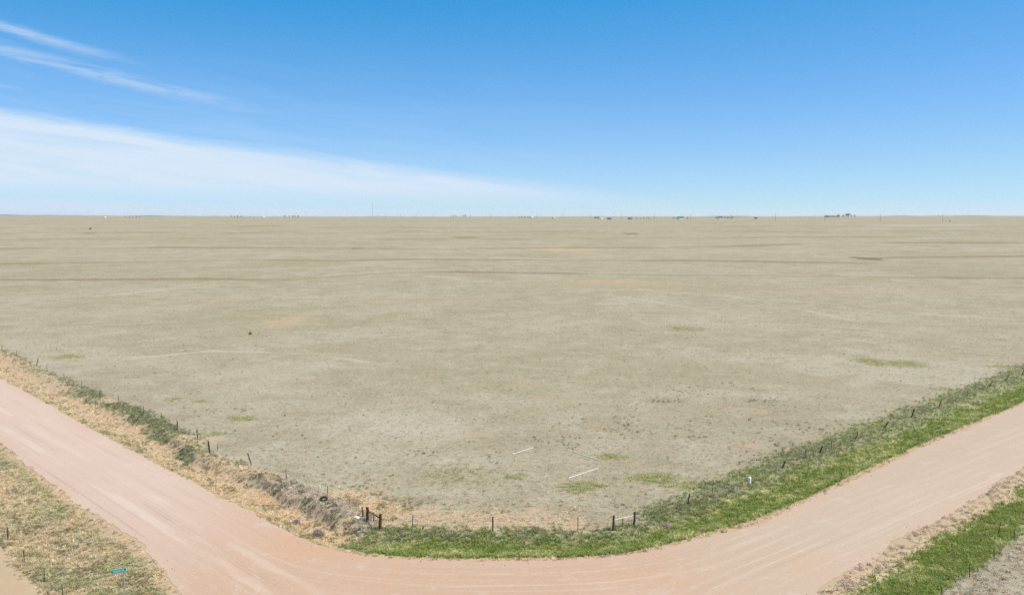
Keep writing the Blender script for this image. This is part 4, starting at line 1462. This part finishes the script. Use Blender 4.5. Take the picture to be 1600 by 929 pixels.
def farm_building(px, py, wpx, hpx, mat, roof, label, cat='house', name='farm_house', rz=0.0, wide_front=True):
    p = P(px, py)
    r_ = math.hypot(*p)
    m = p[1] / FPX
    w, h = wpx * m * .85, hpx * m * .9
    d = max(w * .55, 5)
    eave = h * .58
    face = math.atan2(-p[0], p[1]) * 1.0
    z = float(base_h(*p))
    root = empty(name, (p[0], p[1], z), face + rz + R(48))
    V = [(-w / 2, -d / 2, -1), (w / 2, -d / 2, -1), (w / 2, d / 2, -1), (-w / 2, d / 2, -1), (-w / 2, -d / 2, eave), (w / 2, -d / 2, eave), (w / 2, d / 2, eave), (-w / 2, d / 2, eave),
         (-w / 2, 0, h - .3), (w / 2, 0, h - .3)]
    F = [(0, 1, 5, 4), (2, 3, 7, 6), (1, 2, 6, 9, 5), (3, 0, 4, 8, 7), (4, 5, 9, 8), (6, 7, 8, 9)]
    mesh_obj('wall', V, F, mat, root)
    o_ = .5
    s = (h - .3 - eave) / (d / 2)
    V, F = [], []
    for sg in (-1, 1):
        b = len(V)
        y0, z0 = sg * (d / 2 + o_), eave - s * o_ + .06
        V += [(-w / 2 - o_, y0, z0), (w / 2 + o_, y0, z0), (w / 2 + o_, sg * .002, h - .24), (-w / 2 - o_, sg * .002, h - .24)]
        V += [(q[0], q[1], q[2] + .25) for q in V[b:b + 4]]
        F += [tuple(b + i for i in q) for q in ((0, 1, 2, 3), (7, 6, 5, 4), (0, 4, 5, 1), (1, 5, 6, 2), (2, 6, 7, 3), (3, 7, 4, 0))]
    mesh_obj('roof', V, F, roof, root)
    n = max(2, int(w / 5))
    for i in range(n):
        xx = -w / 2 + w * (i + .5) / n
        if i == n // 2:
            v, f = box(xx - .6, xx + .6, -d / 2 - .06, -d / 2 - .003, 0, min(2.1, eave * .8)); nm = 'door'
        else:
            v, f = box(xx - .6, xx + .6, -d / 2 - .06, -d / 2 - .003, eave * .4, eave * .8); nm = 'window'
        mesh_obj(nm, v, f, DARKOPEN, root)
    tag(root, label, cat)


farm_building(1063, 342.5, 13, 4.6, WALLW, ROOFD, 'white farmhouse with dark roof, largest white building on the horizon')
farm_building(1125, 342.0, 9, 4.2, WALLW, ROOFD, 'white gabled house with dark roof between two far power poles')
farm_building(940, 343.0, 6, 2.6, WALLW, ROOFW, 'low white shed left of a dark barn on the horizon', 'shed', 'farm_shed')
farm_building(952, 342.8, 7, 2.8, WALLG, ROOFD, 'dark grey barn right of a low white shed on the horizon', 'barn', 'barn')
farm_building(984, 342.6, 6, 3.0, WALLG, ROOFD, 'dark low house at the left end of a farm tree row', 'house')
farm_building(866, 341.2, 7, 2.0, WALLT, ROOFW, 'pale long shed near the middle of the horizon', 'shed', 'farm_shed')
farm_building(831, 340.8, 3.5, 2.6, WALLW, ROOFW, 'tiny white house at the right end of a dark tree clump', 'house')
farm_building(1298, 339.0, 20, 2.6, WALLT, ROOFR, 'long rusty roofed barn on the ridge right of centre', 'barn', 'barn')
farm_building(1310, 338.8, 4, 4.0, WALLT, ROOFR, 'narrow tall farm building at the end of the rusty barn', 'barn', 'barn')
farm_building(164, 340.6, 4, 2.2, WALLW, ROOFW, 'tiny white house alone under the far blue ridge', 'house')
farm_building(412, 339.8, 7, 1.6, WALLW, ROOFW, 'low white farm shed between two far tree clumps', 'shed', 'farm_shed')
farm_building(1181, 341.8, 4, 2.6, WALLG, ROOFD, 'small dark house standing apart on the far plain', 'house')

BARK = simple_mat('bark', (.09, .07, .05), (.14, .11, .085), 2, .9, .1, bump=False)
LEAF = simple_mat('tree_leaves', (.040, .060, .030), (.070, .090, .045), .6, .9, .1, bump=False)


def tree_meshes(seed):
    rd = random.Random(seed)
    V, Fc = [], []
    blobs = [(Vector((rd.uniform(-.3, .3), rd.uniform(-.3, .3), rd.uniform(.42, .85))), rd.uniform(.16, .30)) for _ in range(7)]
    for i in range(360):
        c0_, r_ = rd.choice(blobs)
        dv = Vector((rd.gauss(0, 1), rd.gauss(0, 1), rd.gauss(0, 1))).normalized() * r_ * rd.uniform(.5, 1.05)
        c = c0_ + dv
        u = Vector((rd.gauss(0, 1), rd.gauss(0, 1), rd.gauss(0, 1))).normalized()
        w = u.orthogonal().normalized()
        s = rd.uniform(.025, .055)
        b = len(V)
        V += [c - u * s, c + w * s * .6, c + u * s, c - w * s * .6]
        Fc.append((b, b + 1, b + 2, b + 3))
    cm = bpy.data.meshes.new('crown'); cm.from_pydata(V, [], Fc); cm.materials.append(LEAF)
    vf = tube([(0, 0, -.05), (.01, 0, .25), (0, .01, .6)], [.04, .03, .012], 6)
    for bl, _ in blobs[:4]:
        vf = join(vf, tube([(0, 0, .3), tuple(bl * .6 + Vector((0, 0, .2))), tuple(bl)], [.018, .012, .006], 4))
    tm = bpy.data.meshes.new('trunk'); tm.from_pydata([tuple(map(float, q)) for q in vf[0]], [], vf[1]); tm.materials.append(BARK)
    return cm, tm


TM = [tree_meshes(i) for i in range(4)]


def far_tree(px, py, hpx, label, i):
    p = P(px, py)
    m = p[1] / FPX
    s = hpx * m
    root = empty('farm_tree', (p[0], p[1], float(base_h(*p))), i * 1.7)
    cm, tm = TM[i % 4]
    for nm, me in (('crown', cm), ('trunk', tm)):
        o = bpy.data.objects.new(nm, me)
        COL.objects.link(o)
        o.parent = root
        o.scale = (s * 1.25, s * 1.25, s)
    tag(root, label, 'tree', 'trees on the horizon')


k = 0
for xs, py, hp, where in (((361, 366, 371, 376, 379), 339.6, 2.6, 'tree of the left horizon clump beside a low white shed'),
                          ((391, 397), 339.6, 1.8, 'low tree just left of the low white shed on the horizon'),
                          ((445, 452, 457, 461, 466), 339.6, 3.0, 'tree in the row right of the low white shed'),
                          ((196, 202, 207, 213, 218), 340.0, 2.2, 'tree in the dark row right of a tiny white house'),
                          ((708, 712, 723, 727), 338.9, 2.8, 'tree in the small clump just left of the middle of the horizon'),
                          ((811, 815, 820, 825, 828), 340.8, 2.4, 'tree in the dark clump left of a tiny white house'),
                          ((930, 934), 342.6, 4.0, 'tree left of the low white shed and dark barn'),
                          ((988, 995, 1001, 1006, 1010, 1014), 342.6, 2.6, 'tree in the farm row right of the dark low house'),
                          ((1053, 1074), 342.4, 3.2, 'tree flanking the largest white farmhouse'),
                          ((1119, 1133, 1137, 1140, 1144), 342.0, 3.4, 'tree around the white gabled house'),
                          ((1316, 1319, 1331, 1335), 339.0, 3.4, 'small tree beside the ridge barns'),
                          ((1323, 1326), 339.0, 5.6, 'tall tree on the ridge, taller than its neighbours')):
    for x in xs:
        nth = '' if len(xs) == 1 else ('leftmost ', 'second ', 'third ', 'fourth ', 'fifth ', 'sixth ')[xs.index(x)]
        far_tree(x, py, hp * (0.85 + .3 * random.Random(k).random()), nth + where, k)
        k += 1


# ------------------------------------------------------------------ far ridge and air
def hills():
    m, T = new_mat('wooded_ridge')
    pos = T.n('ShaderNodeNewGeometry').outputs['Position']
    f = T.noise(pos, .004, 5, .6)
    finish(T, T.mix(T.remap(f, .35, .65), (.055, .075, .05), (.13, .125, .085)), .95, None, spec=.05)
    V, Fc = [], []
    n = 260
    rows = [(11500, 0), (13000, .55), (15000, 1.0), (18000, .8), (24000, .2)]
    for r_, k_ in rows:
        for i in range(n):
            azm = R(-70 + 140 * i / (n - 1))
            hh = 17 + 27 * math.exp(-((azm + .52) / .15) ** 2) + 4 * math.exp(-((azm - .2) / .2) ** 2) + 14 * math.exp(-((azm - .50) / .12) ** 2)
            hh += 4 * math.sin(azm * 31) + 2.5 * math.sin(azm * 77 + 1) + 1.5 * math.sin(azm * 190 + r_)
            V.append((r_ * math.sin(azm), r_ * math.cos(azm), 10 + (hh + 4 - 10) * k_))
    for j in range(len(rows) - 1):
        for i in range(n - 1):
            Fc.append((j * n + i, j * n + i + 1, (j + 1) * n + i + 1, (j + 1) * n + i))
    o = mesh_obj('hills', V, Fc, m, None, True)
    tag(o, 'low wooded ridge far off on the horizon', 'hills', kind='structure')


hills()


def haze():
    S = 48000
    v, f = box(-S, S, -S, S, -6, 190)
    m = bpy.data.materials.new('thin_haze')
    m.use_nodes = True
    T = NT(m.node_tree)
    pv = T.n('ShaderNodeVolumePrincipled')
    pv.inputs['Color'].default_value = (.90, .95, 1.0, 1)
    pv.inputs['Density'].default_value = 1.1e-5
    pv.inputs['Anisotropy'].default_value = .2
    o_ = T.n('ShaderNodeOutputMaterial')
    T.put(o_.inputs['Volume'], pv.outputs[0])
    o = mesh_obj('haze', v, f, m)
    tag(o, 'thin bluish air haze over the plain', 'haze', kind='stuff')


haze()
